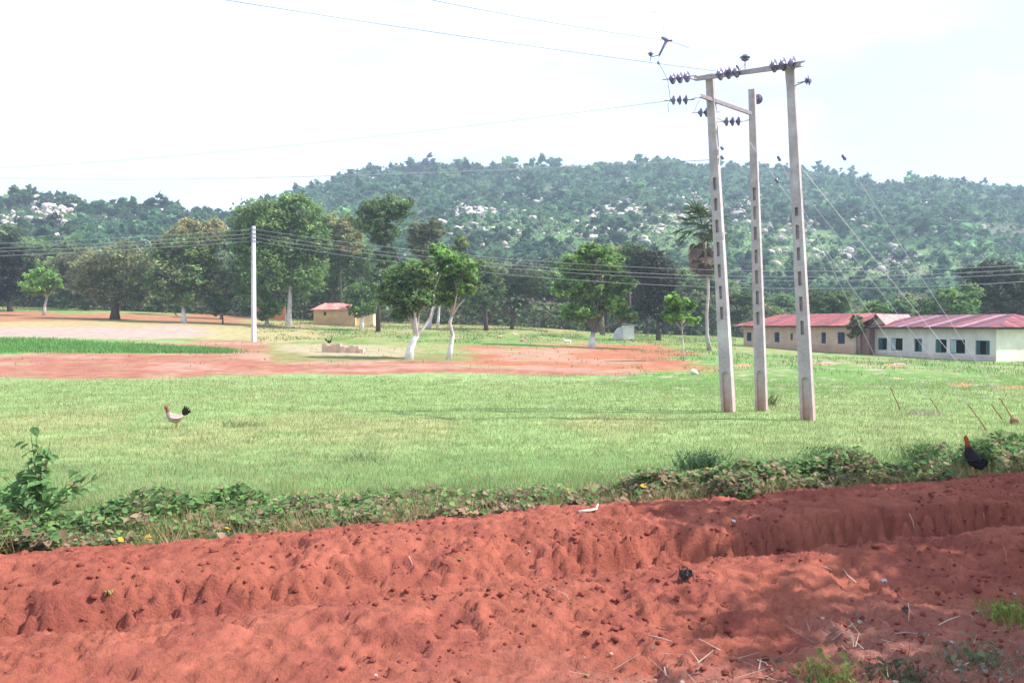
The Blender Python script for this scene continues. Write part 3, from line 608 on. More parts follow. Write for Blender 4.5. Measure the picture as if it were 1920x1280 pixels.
# ---- palm with hanging dead fronds
pb = Gd(1330, 658); Dp = pb.y; Op = Vector((pb.x, Dp, Hs(pb.x, Dp)-.05))
palm = empty('fan_palm', Op, 'tall palm with thin bent trunk and skirt of dead brown fronds', 'palm')
tb = MB(); q = [P(a, b, Dp)-Op for a, b in ((1331, 659), (1326, 630), (1325, 590), (1328, 550), (1327, 510), (1322, 470), (1318, 430))]
tb.tube(q, [.22, .15, .13, .12, .13, .15, .17], 9, lambda p, t: tuple(c*(.8+.4*random.random()) for c in (.42, .36, .34)))
tb.build('trunk', M_BARK, palm, True); ctr = q[-1]
def frond(mb, base, dirv, L, droop, col, nl=9, width=.5):
    base = Vector(base); d = Vector(dirv).normalized(); side = d.cross(Vector((0, 0, 1)))
    if side.length < .01: side = Vector((1, 0, 0))
    side.normalize(); pts = []
    for i in range(7):
        t = i/6; pts.append(base+d*L*t+Vector((0, 0, -droop*L*t*t)))
    mb.tube(pts[:5], [.03, .025, .02, .015, .01], 4, col)
    c0 = pts[4]; ax = (pts[6]-pts[4]).normalized(); nrm = side.cross(ax)
    for k in range(nl*2):
        a = (k/(nl*2-1)-.5)*2.7; r = L*width*(.8+.35*random.random())
        tip = c0+ax*math.cos(a)*r+side*math.sin(a)*r+Vector((0, 0, -r*.25*random.random()))
        w_ = side*math.cos(a)*.05-ax*math.sin(a)*.05; m_ = c0.lerp(tip, .6)+nrm*.03
        kk = .7+.6*random.random()
        mb.poly([c0, m_+w_*1.3, tip, m_-w_*1.3], tuple(c*kk for c in col))
for i in range(32):
    a = random.uniform(0, 6.28); e = random.uniform(-.25, 1.2); mb = MB()
    frond(mb, ctr+Vector((0, 0, .1)), (math.cos(a)*math.cos(e), math.sin(a)*math.cos(e), math.sin(e)), random.uniform(1.9, 2.7), random.uniform(.15, .5), random.choice([(.06, .10, .04), (.08, .12, .05), (.10, .11, .05)]))
    mb.build('frond', M_LEAF, palm)
for i in range(34):
    a = random.uniform(0, 6.28); e = random.uniform(-1.35, -.55); mb = MB()
    b0 = ctr+Vector((0, 0, -random.uniform(0, 1.6)))
    frond(mb, b0, (math.cos(a)*math.cos(e), math.sin(a)*math.cos(e), math.sin(e)), random.uniform(1.6, 2.6), .35, random.choice([(.23, .16, .13), (.28, .20, .15), (.17, .13, .11), (.13, .14, .07)]), width=.4)
    mb.build('dead_frond', M_LEAF, palm)

# ---- belt trees behind the field: prototypes, then copies of thing and parts
def proto(seed, cols, hgt, wid_, nl_, leaf, bark):
    random.seed(seed); lob = []
    for i in range(8):
        a = random.uniform(0, 6.28); r = random.uniform(.1, .62)*wid_; zc = hgt*random.uniform(.30, .82)
        s = random.uniform(.36, .55)*wid_; lob.append((math.cos(a)*r, math.sin(a)*r, zc, s, s, s*random.uniform(.6, .85), 1))
    V, Q, cc = crown_cloud(lob, nl_*2, leaf*1.15, cols, clump=.32); cm = mesh_np('crown', V, Q, cc, M_LEAF)
    tb = MB(); top = Vector((random.uniform(-.3, .3), 0, hgt*.3)); bcf = lambda p, t: tuple(v*(.8+.4*random.random()) for v in bark)
    tb.tube([Vector((0, 0, -.5)), top*.5, top], [.35, .26, .2], 8, bcf)
    for l in lob: tube_limb(tb, top, l[:3], .15, .04, c=bcf)
    return cm, tb.mesh('trunk', M_BARK, True)
kinds = [('dark', proto(1, DRK, 13, 5.2, 2600, .50, BK_D)), ('dark', proto(2, DRK+OLV, 11, 5.0, 2400, .50, BK_D)), ('olive', proto(3, OLV, 12, 5.0, 2600, .5, BK_M)),
         ('green', proto(4, MID, 12, 4.6, 2400, .48, BK_M)), ('green', proto(5, MID+BRT[1:2], 10, 4.6, 2400, .45, BK_P)), ('brownish', proto(6, [(.09, .075, .055), (.06, .06, .04)], 11, 5, 2400, .5, BK_D))]
random.seed(21)
def beltheight(px): return np.interp(px, [-200, 0, 250, 420, 560, 900, 1050, 1200, 1350, 1400, 1600, 1750, 1920, 2100], [132, 132, 130, 128, 135, 122, 124, 134, 118, 88, 84, 112, 122, 122])
def where(px):
    if px < 60: return 'at the far left edge'
    if px < 330: return 'behind the round dark tree'
    if px < 600: return 'behind the thin white pole'
    if px < 900: return 'behind the ochre house'
    if px < 1200: return 'behind the grazing goats'
    if px < 1400: return 'behind the palm'
    if px < 1640: return 'behind the left school block'
    return 'behind the right school block'
nb = 0
for row, (D0, step) in enumerate(((158, 46), (178, 50), (202, 60))):
    px = -160+row*25
    while px < 2090:
        px += step*random.uniform(.7, 1.3); D = D0+random.uniform(-8, 8)
        kn, (cm, tm) = kinds[random.choice([0, 0, 1, 1, 2, 3, 4, 5])]
        x = (px-960)/F*D; z = Hs(x, D); hp = beltheight(px)*random.uniform(.8, 1.08); hw = max(hp*D/F, 4)
        hw0 = 12.0; s = hw/hw0
        r = empty('belt_tree', (x, D, z), '%s tree in row %s of the wood %s' % (kn, ('front', 'middle', 'back')[row], where(px)), 'tree', 'trees of the wood beyond the field', random.uniform(0, 6.28))
        r['label'] = '%s tree in the %s row of the wood %s' % (kn, ('front', 'middle', 'back')[row], where(px))
        r.scale = (s*1.15, s*1.15, s)
        add('trunk', tm, r); add('crown', cm, r); nb += 1
_bt = {}
for o in COL.objects:
    if o.name.startswith('belt_tree'): _bt.setdefault(o['label'], []).append(o)
for lab, os_ in _bt.items():
    if len(os_) > 1:
        os_.sort(key=lambda o: o.location.x/o.location.y)
        for i, o in enumerate(os_):
            kn, rest = lab.split(' tree in the '); rw, wh = rest.split(' of the wood ')
            o['label'] = '%s of the %s %s trees %s' % (('leftmost', 'second leftmost', 'third leftmost', 'fourth leftmost', 'fifth leftmost', 'sixth leftmost', 'seventh leftmost')[i], kn, rw.replace(' ', '-'), wh)
# undergrowth under the belt
n = 34000; x = rng.uniform(-1, 1, n); y = 150+55*rng.random(n)**1.5; x = x*y*.62
hgt = 5.6*(.3+.9*vn(x*.15, y*.15, 301))
c = np.array(DRK)[rng.integers(0, 4, n)]*(.6+.8*rng.random((n, 1))); br = rng.random(n) < .25; c[br] = (.16, .12, .11)
V, Q, cc = leaf_quads(np.stack([x, y, H(x, y)+hgt*rng.random(n)], -1), .6+.7*rng.random(n), c)
o = add('undergrowth', mesh_np('undergrowth', V, Q, cc, M_LEAF)); o['kind'] = 'stuff'

# ================================================================== HILL FOREST
def hill_forest():
    N = 9500; protoN = 54; protos = []
    for i in range(8):
        r = 1.0; k = protoN
        lob = [(0, 0, 1.0, .75, .75, .6, 1)]+[(rng.uniform(-.5, .5), rng.uniform(-.5, .5), rng.uniform(.7, 1.3), .5, .5, .4, 1) for _ in range(3)]
        V, Q, cc = crown_cloud(lob, k,   .66, [(1, 1, 1)], clump=.38, shell=.4, k=8)
        protos.append((V.reshape(k, 4, 3), cc.reshape(k, 4, 3)))
    px = rng.uniform(-150, 2080, N); s = rng.random(N)**.95*1.06
    D = np.interp(px, DX, DY); y = Y0+18+s*(D-Y0-18); x = (px-960)/F*y; z = H(x, y)
    py = HOR-(z-CZ)/y*F
    op = np.zeros(N)
    for cx_, cy_, rx_, ry_ in ((1250, 430, 150, 36), (1480, 470, 90, 50), (1620, 500, 100, 24), (90, 420, 150, 24), (1000, 430, 110, 20), (1750, 490, 140, 20)):
        op = np.maximum(op, np.clip(1.5-((px-cx_)/rx_)**2-((py-cy_)/ry_)**2, 0, 1))
    pn = fbm(x*.022, y*.022, 3, 311); keep = rng.random(N) > np.clip(op*.55+sst(.50, .36, pn)*.45, 0, .92); keep &= rng.random(N) < (.35+.65*np.clip(y/520, 0, 1)**.5)
    px, x, y, z, s = px[keep], x[keep], y[keep], z[keep], s[keep]; N = len(x)
    sc = (1.5+2.6*rng.random(N)**1.8)*np.interp(y, [200, 450, 740], [.75, .95, 1.2]); big = rng.random(N) < .14; sc[big] *= 1.65
    base = np.array([(.075, .15, .08), (.065, .13, .08), (.095, .18, .085), (.13, .235, .095), (.08, .10, .095)])[rng.choice(5, N, p=[.32, .26, .22, .1, .10])]
    base = base*(.85+.8*rng.random((N, 1))); pn2 = sst(.35, .65, fbm(x*.015, y*.015, 3, 317))[:, None]; base = base*(.8+.5*pn2)
    VV = []; CC = []
    for i in range(N):
        V, c0 = protos[i % 8]; a = (i*2.399) % 6.28; ca, sa = math.cos(a), math.sin(a)
        W = np.empty_like(V); W[..., 0] = V[..., 0]*ca-V[..., 1]*sa; W[..., 1] = V[..., 0]*sa+V[..., 1]*ca; W[..., 2] = V[..., 2]-.35
        VV.append(W*sc[i]+np.array([x[i], y[i], z[i]])); CC.append(c0*base[i])
    V = np.concatenate(VV).reshape(-1, 3); C_ = np.concatenate(CC).reshape(-1, 3)
    o = add('hillside_forest', mesh_np('hillside_forest', V, np.arange(len(V)).reshape(-1, 4), C_, M_LEAF)); o['kind'] = 'stuff'
hill_forest()
n = 190000; px = rng.uniform(-150, 2080, n); s_u = rng.random(n)**.8*1.03; D_ = np.interp(px, DX, DY); y = Y0+12+s_u*(D_-Y0-12); x = (px-960)/F*y; z = H(x, y)
dn = fbm(x*.05, y*.05, 4, 331); dn2 = fbm(x*.16, y*.16, 3, 333); k = dn*.55+dn2*.45 > .44; x, y, z, dn2 = x[k], y[k], z[k], dn2[k]; n = len(x)
c = np.array([(.08, .155, .075), (.065, .13, .075), (.11, .20, .08), (.15, .24, .10), (.10, .12, .09)])[((dn2*13+rng.random(n)*1.5).astype(int)) % 5]*(.7+.6*rng.random((n, 1)))
V, Q, cc = leaf_quads(np.stack([x, y, z+rng.random(n)**1.5*2.2*np.clip(dn2*2-.4, .2, 1)], -1), (.7+1.1*rng.random(n))*np.interp(y, [200, 700], [.7, 1.25]), c)
o = add('hillside_scrub', mesh_np('hillside_scrub', V, Q, cc, M_LEAF)); o['kind'] = 'stuff'
# ---- boulders
def boulder_mesh(seed):
    r_ = np.random.default_rng(seed); n1_, n2_ = 9, 14; V = []; 
    for i in range(n1_):
        th = math.pi*i/(n1_-1)
        for j in range(n2_):
            ph_ = 2*math.pi*j/n2_; d = np.array([math.sin(th)*math.cos(ph_), math.sin(th)*math.sin(ph_), math.cos(th)])
            V.append(d)
    V = np.array(V); bump = np.ones(len(V))
    for k in range(9):
        nrm = r_.normal(size=3); nrm /= np.linalg.norm(nrm); lim = r_.uniform(.55, .9); dd = V@nrm
        bump = np.minimum(bump, np.where(dd > .05, lim/np.maximum(dd, .05), 9))
    V = V*bump[:, None]*np.array([1.15, .9, .8]); Q = []
    for i in range(n1_-1):
        for j in range(n2_): Q.append((i*n2_+j, (i+1)*n2_+j, (i+1)*n2_+(j+1) % n2_, i*n2_+(j+1) % n2_))
    return V, np.array(Q)
bms = []
for i, cl in enumerate([(.52, .45, .41), (.56, .46, .44), (.44, .36, .36), (.64, .58, .52), (.54, .43, .41)]):
    V, Q = boulder_mesh(i+3); bms.append(mesh_np('boulder', V, Q, np.tile(cl, (len(V), 1)), M_ROCK))
clusters = [ # cx, cy, spread x, spread y, count, size m, phrase
 (90, 388, 22, 12, 10, 3.2, 'pinkish boulder in the outcrop on the left hill'), (140, 385, 30, 12, 11, 2.6, 'boulder right of the large outcrop on the left hill'),
 (85, 425, 60, 12, 16, 1.5, 'small pale stone on the grassy foot of the left hill'), (190, 432, 25, 8, 6, 1.4, 'white stone above the round dark tree'),
 (15, 410, 18, 10, 6, 1.8, 'pale stone at the far left foot of the hill'), (290, 400, 30, 8, 6, 1.8, 'grey boulder on the low ridge right of the left hill'),
 (905, 402, 36, 8, 20, 2.6, 'pale boulder in the long rock band above the centre'), (870, 398, 12, 6, 6, 2.2, 'pink boulder at the left end of the long rock band'),
 (1160, 395, 44, 8, 16, 2.2, 'cream boulder on the rocky shelf right of centre'), (1310, 385, 30, 14, 18, 2.4, 'pale boulder in the outcrop above the palm'),
 (1395, 395, 16, 14, 12, 2.8, 'white boulder in the outcrop between the first two concrete poles'), (1280, 415, 60, 10, 12, 1.6, 'small pale stone on the green slope left of the palm'),
 (1470, 450, 40, 20, 12, 1.5, 'pale stone on the green slope by the concrete poles'), (1640, 490, 40, 12, 14, 1.7, 'pale stone on the diagonal line of rocks above the school roof'),
 (1600, 478, 25, 8, 6, 1.8, 'white stone at the upper end of the diagonal line of rocks'), (1610, 405, 25, 10, 5, 2.2, 'lone pale boulder high on the slope right of the poles'),
 (1180, 345, 20, 4, 4, 3.0, 'pinkish rock slab below the main ridge'), (990, 375, 25, 6, 4, 3.0, 'pinkish rock halfway up the main hill'),
 (735, 330, 40, 14, 6, 2.8, 'pinkish rock high on the left shoulder of the main hill'), (1580, 322, 40, 5, 9, 3.2, 'grey boulder along the ridge line right of the poles'),
 (1720, 336, 30, 5, 7, 3.2, 'grey boulder on the right hand ridge line'), (1740, 425, 50, 14, 7, 1.8, 'small stone on the right hand slope'),
 (640, 445, 25, 8, 4, 1.6, 'stone seen through the trees left of centre'), (930, 440, 60, 20, 10, 1.4, 'small white stone below the long rock band'), (1150, 430, 60, 15, 12, 1.5, 'small white stone below the rocky shelf')]
_YH = 215.0*1.006**np.arange(211)
def hillpoint(px, py):
    x = (px-960)/F*_YH; z = H(x, _YH); hit = np.nonzero(HOR-(z-CZ)/_YH*F <= py)[0]
    return Vector((float(x[hit[0]]), float(_YH[hit[0]]), float(z[hit[0]]))) if len(hit) else None
random.seed(5)
ORD = 'leftmost second third fourth fifth sixth seventh eighth ninth tenth eleventh twelfth thirteenth fourteenth fifteenth sixteenth seventeenth eighteenth nineteenth twentieth twenty-first twenty-second'.split()
for cx_, cy_, sx_, sy_, cnt, sz, ph_ in clusters:
    made = []
    for i in range(int(cnt*1.05)):
        h_ = hillpoint(random.gauss(cx_, sx_*.8), random.gauss(cy_, sy_*.75))
        if h_ is None: continue
        s = sz*random.uniform(.3, .9); o = add('boulder', random.choice(bms)); o.location = h_+Vector((0, 0, s*.3)); tag(o, ph_, 'boulder', ph_.split(' in ')[0].split(' on ')[0]+'s, '+ph_.split(' ', 1)[1])
        o['group'] = 'boulders: '+ph_; made.append(o); o.scale = (s*random.uniform(.9, 1.7), s, s*random.uniform(.7, 1.2)); o.rotation_euler = (random.uniform(-.4, .4), random.uniform(-.4, .4), random.uniform(0, 6.28))
    made.sort(key=lambda o: o.location.x/o.location.y)
    for i, o in enumerate(made): o['label'] = ORD[i]+(' ' if i == 0 else ' from left, ')+ph_

sx = []; sy = []
for cx_, cy_, sx_, sy_, cnt, sz, ph_ in clusters:
    for i in range(cnt*7):
        h_ = hillpoint(random.gauss(cx_, sx_*1.1), random.gauss(cy_, sy_*1.0))
        if h_ is not None: sx.append(h_.x); sy.append(h_.y)
for i in range(130):
    h_ = hillpoint(random.uniform(-20, 1940), random.uniform(330, 500))
    if h_ is not None: sx.append(h_.x); sy.append(h_.y)
V, Fc, cc = lumps(len(sx), np.array(sx), np.array(sy), (.35), 1.9, (.54, .46, .42), H, sink=-.1)
o = add('hillside_scree', mesh_np('hillside_scree', V, Fc, cc, M_ROCK)); o['kind'] = 'stuff'
# ================================================================== BUILDINGS
def frame2(a, b):
    """local frame with x from a to b (plan) and y pointing away from the camera"""
    d = (b-a); d.z = 0; L = d.length; d.normalize(); ang = math.atan2(d.y, d.x); return L, ang
def hip_sheets(root, L, W, ze, zr, hl, hr, over, cols, pitch=.95, front_only=False):
    """corrugated sheets on the four slopes of a hip roof; each sheet a part"""
    x0, x1 = -over, L+over; y0, y1 = -over, W+over; ym = (y0+y1)/2; T_ = .03
    def pt(x, f, side):   # f 0 eave..1 ridge
        yy = y0+(ym-y0)*f if side == 0 else y1+(ym-y1)*f
        return Vector((x, yy, ze+(zr-ze)*f))
    def sheet(poly, col, lift):
        nrm = (poly[1]-poly[0]).cross(poly[2]-poly[0]).normalized()
        if nrm.z < 0: poly = poly[::-1]; nrm = -nrm
        mb = MB(); up = [p+nrm*(T_+lift) for p in poly]; dn = [p+nrm*lift for p in poly]
        k = len(poly); iu = [mb.vert(p, col) for p in up]; idn = [mb.vert(p, col) for p in dn]
        mb.f.append(iu); mb.f.append(idn[::-1])
        for i in range(k): mb.f.append([idn[i], idn[(i+1) % k], iu[(i+1) % k], iu[i]])
        mb.build('roof_sheet', M_ROOF, root)
    for side in (0, 1):
        n = max(1, int((x1-x0)/pitch)); w_ = (x1-x0)/n
        for i in range(n):
            a = x0+i*w_; b = a+w_*1.0; fl = lambda x: max(0, min(1, (x-x0)/hl if hl > 0 else 1, (x1-x)/hr if hr > 0 else 1))
            pts = [pt(a, 0, side), pt(b, 0, side)]
            if fl(b) > 0: pts.append(pt(b, fl(b), side))
            for xb in (x1-hr, x0+hl):
                if a+.01 < xb < b-.01: pts.append(pt(xb, 1, side))
            if fl(a) > 0: pts.append(pt(a, fl(a), side))
            if len(pts) > 2: sheet(pts, random.choice(cols), (i % 2)*.02)
    for sx, xe, hh in ((-1, x0, hl), (1, x1, hr)):
        if hh <= 0: continue
        n = max(1, int((y1-y0)/pitch)); w_ = (y1-y0)/n
        for i in range(n):
            a = y0+i*w_; b = a+w_; fy = lambda y: 1-abs(y-ym)/(ym-y0)
            pe = lambda y, f: Vector((xe-sx*hh*f, y, ze+(zr-ze)*f))
            pts = [pe(a, 0), pe(b, 0)]
            if fy(b) > .01: pts.append(pe(b, fy(b)))
            if a+.01 < ym < b-.01: pts.append(pe(ym, 1))
            if fy(a) > .01: pts.append(pe(a, fy(a)))
            if len(pts) > 2: sheet(pts, random.choice(cols), (i % 2)*.02)
def walls_with_openings(mb, L, W, h, ops, col, stain, th=.22, z0=-.8):
    """front wall (y=0) with rectangular openings, the rest plain. ops: (x0,x1,z0,z1)"""
    xs = sorted(set([0, L]+[o[0] for o in ops]+[o[1] for o in ops]+[i*L/14 for i in range(1, 14)]))
    zs = sorted(set([z0, .25, h]+[o[2] for o in ops]+[o[3] for o in ops]))
    def cc(x, z):
        k = sst(.6, 0, z)*(.4+.6*float(vn(x*.8, 0, 401)))+.35*sst(h-.5, h, z)*float(vn(x*.5, 5, 402)); k = min(max(float(k), 0), 1)
        return tuple(col[i]*(1-k)+stain[i]*k for i in range(3))
    def inside(x, z): return any(o[0] < x < o[1] and o[2] < z < o[3] for o in ops)
    for i in range(len(xs)-1):
        for j in range(len(zs)-1):
            if inside((xs[i]+xs[i+1])/2, (zs[j]+zs[j+1])/2): continue
            id_ = [mb.vert((x, 0, z), cc(x, z)) for x, z in ((xs[i], zs[j]), (xs[i+1], zs[j]), (xs[i+1], zs[j+1]), (xs[i], zs[j+1]))]
            mb.f.append(id_)
    for o in ops:   # reveals
        for a, b in (((o[0], o[2]), (o[0], o[3])), ((o[0], o[3]), (o[1], o[3])), ((o[1], o[3]), (o[1], o[2])), ((o[1], o[2]), (o[0], o[2]))):
            mb.poly([(a[0], 0, a[1]), (b[0], 0, b[1]), (b[0], th, b[1]), (a[0], th, a[1])], tuple(c*.95 for c in col))
    mb.poly([(0, W, z0), (0, 0, z0), (0, 0, h), (0, W, h)], col); mb.poly([(L, 0, z0), (L, W, z0), (L, W, h), (L, 0, h)], col)
    mb.poly([(L, W, z0), (0, W, z0), (0, W, h), (L, W, h)], col)
def add_window(root, o, style, th=.22):
    x0, x1, z0, z1 = o; w_ = x1-x0; h_ = z1-z0
    f = MB(); t = .05
    for a, b in (((x0, .10, z0), (x0+t, .17, z1)), ((x1-t, .10, z0), (x1, .17, z1)), ((x0+t, .10, z1-t), (x1-t, .17, z1)), ((x0+t, .10, z0), (x1-t, .17, z0+t))): f.box(a, b)
    fo = f.build('window', M_SHUT if style != 'blue' else M_SHUT2, root)
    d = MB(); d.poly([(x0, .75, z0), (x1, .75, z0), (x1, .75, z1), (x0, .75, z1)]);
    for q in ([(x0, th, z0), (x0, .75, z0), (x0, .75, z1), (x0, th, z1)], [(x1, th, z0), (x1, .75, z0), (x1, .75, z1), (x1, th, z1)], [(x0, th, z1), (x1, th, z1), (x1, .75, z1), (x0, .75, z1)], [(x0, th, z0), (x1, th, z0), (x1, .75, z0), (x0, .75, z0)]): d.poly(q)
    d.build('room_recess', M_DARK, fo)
    def shutter(xa, xb, m, nsl=7, yb=.03):
        s = MB(); s.box((xa, yb, z0+t), (xa+.04, yb+.04, z1-t)); s.box((xb-.04, yb, z0+t), (xb, yb+.04, z1-t))
        for i in range(nsl):
            zz_ = z0+t+(i+.1)*(h_-2*t)/nsl; s.box((xa+.04, yb+.005, zz_), (xb-.04, yb+.03, zz_+(h_-2*t)/nsl*.78))
        s.build('shutter', m, fo)
    if style == 'left': shutter(x0+t, x0+w_*.48, M_SHUT)
    elif style == 'ends': shutter(x0+t, x0+w_*.30, M_SHUT); shutter(x0+w_*.72, x1-t, M_SHUT)
    elif style == 'closed': shutter(x0+t, x0+w_*.5, M_SHUT); shutter(x0+w_*.5, x1-t, M_SHUT)
    elif style == 'louvre': shutter(x0+t, x0+w_*.36, M_LOUV)
    elif style == 'right': shutter(x0+w_*.55, x1-t, M_SHUT)
    elif style == 'blue': shutter(x0+t, x1-t, M_SHUT2, 5, .05)
random.seed(33)
ROOFC = [(.19, .035, .050), (.15, .03, .05), (.22, .045, .055), (.20, .06, .09), (.14, .03, .045)]
# right school block
A = Gd(1625, 664); B = Gd(1868, 678)
L, ang = frame2(A, B); zb = Hs(A.x, A.y)
zb2 = min(A.z, B.z)
rb = empty('school_block', (A.x, A.y, A.z-.15), 'long white school block with rusty red hipped roof and green shutters at right', 'building', None, ang)
def lx(px):   # local x along the facade for a photo column
    t = (px-1625)/(1868-1625); u0 = (1625-960)/F; 
    d = Vector((math.cos(ang), math.sin(ang))); u_ = (px-960)/F
    return (u_*A.y-A.x)/(d.x-u_*d.y)
WH = 2.42
ops = [(lx(1646), lx(1663), .58, 1.62), (lx(1670.5), lx(1692.5), .58, 1.62), (lx(1714), lx(1728.5), .52, 1.60), (lx(1754), lx(1775), .50, 1.58), (lx(1782), lx(1809.5), .48, 1.58), (lx(1829), lx(1856), .44, 1.54)]
mb = MB(); walls_with_openings(mb, L, 8.0, WH, ops, (.66, .60, .58), (.50, .34, .28)); mb.build('wall', M_PAINT, rb)
for o_, st in zip(ops, ('left', 'louvre', 'right', 'left', 'louvre', 'ends')): add_window(rb, o_, st)
LR = L
mb = MB(); mb.box((L+.003, -.06, -.8), (L+.06, 8.0, WH-.02), (.80, .76, .62)); mb.build('end_wall', M_PAINT, rb)
mb = MB(); mb.box((-.55, -.62, WH+.003), (LR+.6, 8.55, WH+.12), (.12, .08, .08)); mb.build('eave_board', M_PAINT, rb)
hip_sheets(rb, LR, 8.0, WH+.125, WH+1.15, 3.0, 2.8, .75, ROOFC+[(.30, .16, .21)], pitch=.8)
# left school block
A2 = Gd(1394, 648); B2 = Gd(1606, 664); L2, ang2 = frame2(A2, B2)
rl = empty('school_block', (A2.x, A2.y, A2.z-.15), 'low pinkish beige school block with bright red roof behind the concrete poles', 'building', None, ang2)
A_keep = A
def lx2(px):
    d = Vector((math.cos(ang2), math.sin(ang2))); u_ = (px-960)/F
    return (u_*A2.y-A2.x)/(d.x-u_*d.y)
WH2 = 1.98
k2 = A2.y/F
ops = [(lx2(1400), lx2(1409), .62, 1.45), (lx2(1452), lx2(1461.5), .55, 1.48), (lx2(1482), lx2(1486.5), .75, 1.38), (lx2(1540), lx2(1548.5), .5, 1.50), (lx2(1570.5), lx2(1584), .48, 1.52)]
mb = MB(); walls_with_openings(mb, L2, 7.0, WH2, ops, (.60, .42, .33), (.46, .26, .17)); mb.build('wall', M_PAINT, rl)
for o_ in ops: add_window(rl, o_, 'blue')
mb = MB(); mb.box((-.45, -.5, WH2+.003), (L2+.1, 7.5, WH2+.09), (.10, .07, .07)); mb.build('eave_board', M_PAINT, rl)
hip_sheets(rl, L2-.4, 7.0, WH2+.095, WH2+1.22, 2.6, 0, .8, [(.27, .055, .052), (.24, .05, .048), (.21, .045, .05), (.31, .10, .085)], pitch=.9)
# porch wall and gable at the right end of the left block
mb = MB(); mb.box((L2+.15, .5, -.8), (L2+.9, 6, WH2-.1), (.27, .15, .13)); mb.build('side_room', M_PAINT, rl)
mb = MB(); x0g = L2+.3; x1g = L2+2.3
mb.poly([(x0g, 1.5, WH2+.1), (x1g, 1.5, WH2+.1), (x0g+1.0, 1.5, WH2+1.05)], (.56, .49, .38)); mb.poly([(x0g, 1.7, WH2+.1), (x0g+1.0, 1.7, WH2+1.05), (x1g, 1.7, WH2+.1)], (.56, .49, .38)); mb.build('gable', M_PAINT, rl)
mb = MB(); mb.poly([(x0g-.1, .9, WH2+.05), (x0g-.1, 6, WH2+.05), (x0g+1.0, 6, WH2+1.15), (x0g+1.0, .9, WH2+1.15)], (.33, .13, .13)); mb.poly([(x1g+.2, .9, WH2-.05), (x0g+1.0, .9, WH2+1.15), (x0g+1.0, 6, WH2+1.15), (x1g+.2, 6, WH2-.05)], (.36, .20, .20)); mb.build('gable_roof', M_ROOF, rl)
# small ochre house far away
A3 = Gd(588, 598); A3 = P(588, 598, 132); A3.z = Hs(A3.x, 132)
D3 = 132; mp3 = D3/F; z3 = P(588, 599, D3).z
hr_ = empty('ochre_house', (A3.x, D3, z3), 'small ochre house with faded red roof under the trees at left', 'house', None, 0)
L3 = 78*mp3; h3 = 18*mp3
ops = [(L3*.24, L3*.30, h3*.42, h3*.80), (L3*.84, L3*.90, h3*.42, h3*.80)]
mb = MB(); walls_with_openings(mb, L3, 4, h3, ops, (.72, .47, .25), (.55, .33, .2), z0=-1); mb.build('wall', M_PAINT, hr_)
for o_ in ops: add_window(hr_, o_, 'blue')
hip_sheets(hr_, L3, 4, h3, h3+13*mp3, 1.5, 1.5, .35, [(.46, .17, .15), (.40, .14, .13), (.50, .24, .20)], pitch=.8)
mb = MB(); mb.box((L3+.01, 1, -1), (L3+2.2, 3.5, h3*.62), (.75, .55, .34)); mb.build('annexe', M_PAINT, hr_)
pw = P(482, 588, 140)
mb = MB(); mb.box((0, 0, -1.2), (3.9, .3, 1.25), (.45, .18, .10)); o = mb.build('mud_wall', M_PAINT, None, loc=(pw.x, 140, pw.z-.2)); tag(o, 'low orange mud wall behind the small pale trunk left of the ochre house', 'wall')
# little white kiosk
K = Gd(1168, 637); mk = K.y/F
kk = empty('kiosk', (K.x, K.y, K.z), 'tiny white hut with grey lean-to beside the broad bright tree', 'hut', None, 0)
mb = MB(); mb.box((0, 0, -.3), (21*mk, 1.4, 27*mk), (.80, .78, .72)); mb.build('wall', M_PAINT, kk)
mb = MB(); M_ = Matrix.Rotation(.12, 4, 'Y'); mb.box((-.15, -.2, 27*mk+.15), (24*mk, 1.6, 27*mk+.22), (.45, .42, .46), M_); mb.build('roof', M_ROOF, kk)
mb = MB(); pts = []
for i in range(7):
    a = math.pi*i/6*.5; pts.append((-.02-17*mk*math.sin(a)*1.0, 24*mk*math.cos(a)))
for i in range(6):
    (xa, za), (xb, zb_) = pts[i], pts[i+1]; mb.poly([(xa, .1, za), (xb, .1, zb_), (xb, 1.3, zb_), (xa, 1.3, za)], (.55, .53, .54)); mb.poly([(xa, .1, za), (xa, .1, -.3), (xb, .1, -.3), (xb, .1, zb_)], (.60, .58, .58))
mb.build('lean_to', M_PAINT, kk)
# crumbling mud block in the fallow land
Kb = Gd(645, 661); mk = Kb.y/F
mb = MB()
n_ = 9
for i in range(n_):
    xa = (605+i*8.6-645)*mk; h_ = (17-3*math.sin(i*1.7)-i*.9)*mk; mb.box((xa, -.3+.06*math.sin(i*3), -.2), (xa+8.5*mk, .4, h_), (.52*(.9+.2*random.random()), .38, .30))
rb_ = mb.build('mud_block_ruin', M_PAINT, None, loc=(Kb.x, Kb.y, Kb.z)); tag(rb_, 'low crumbling pinkish mud block footing in the fallow patch', 'ruined wall')

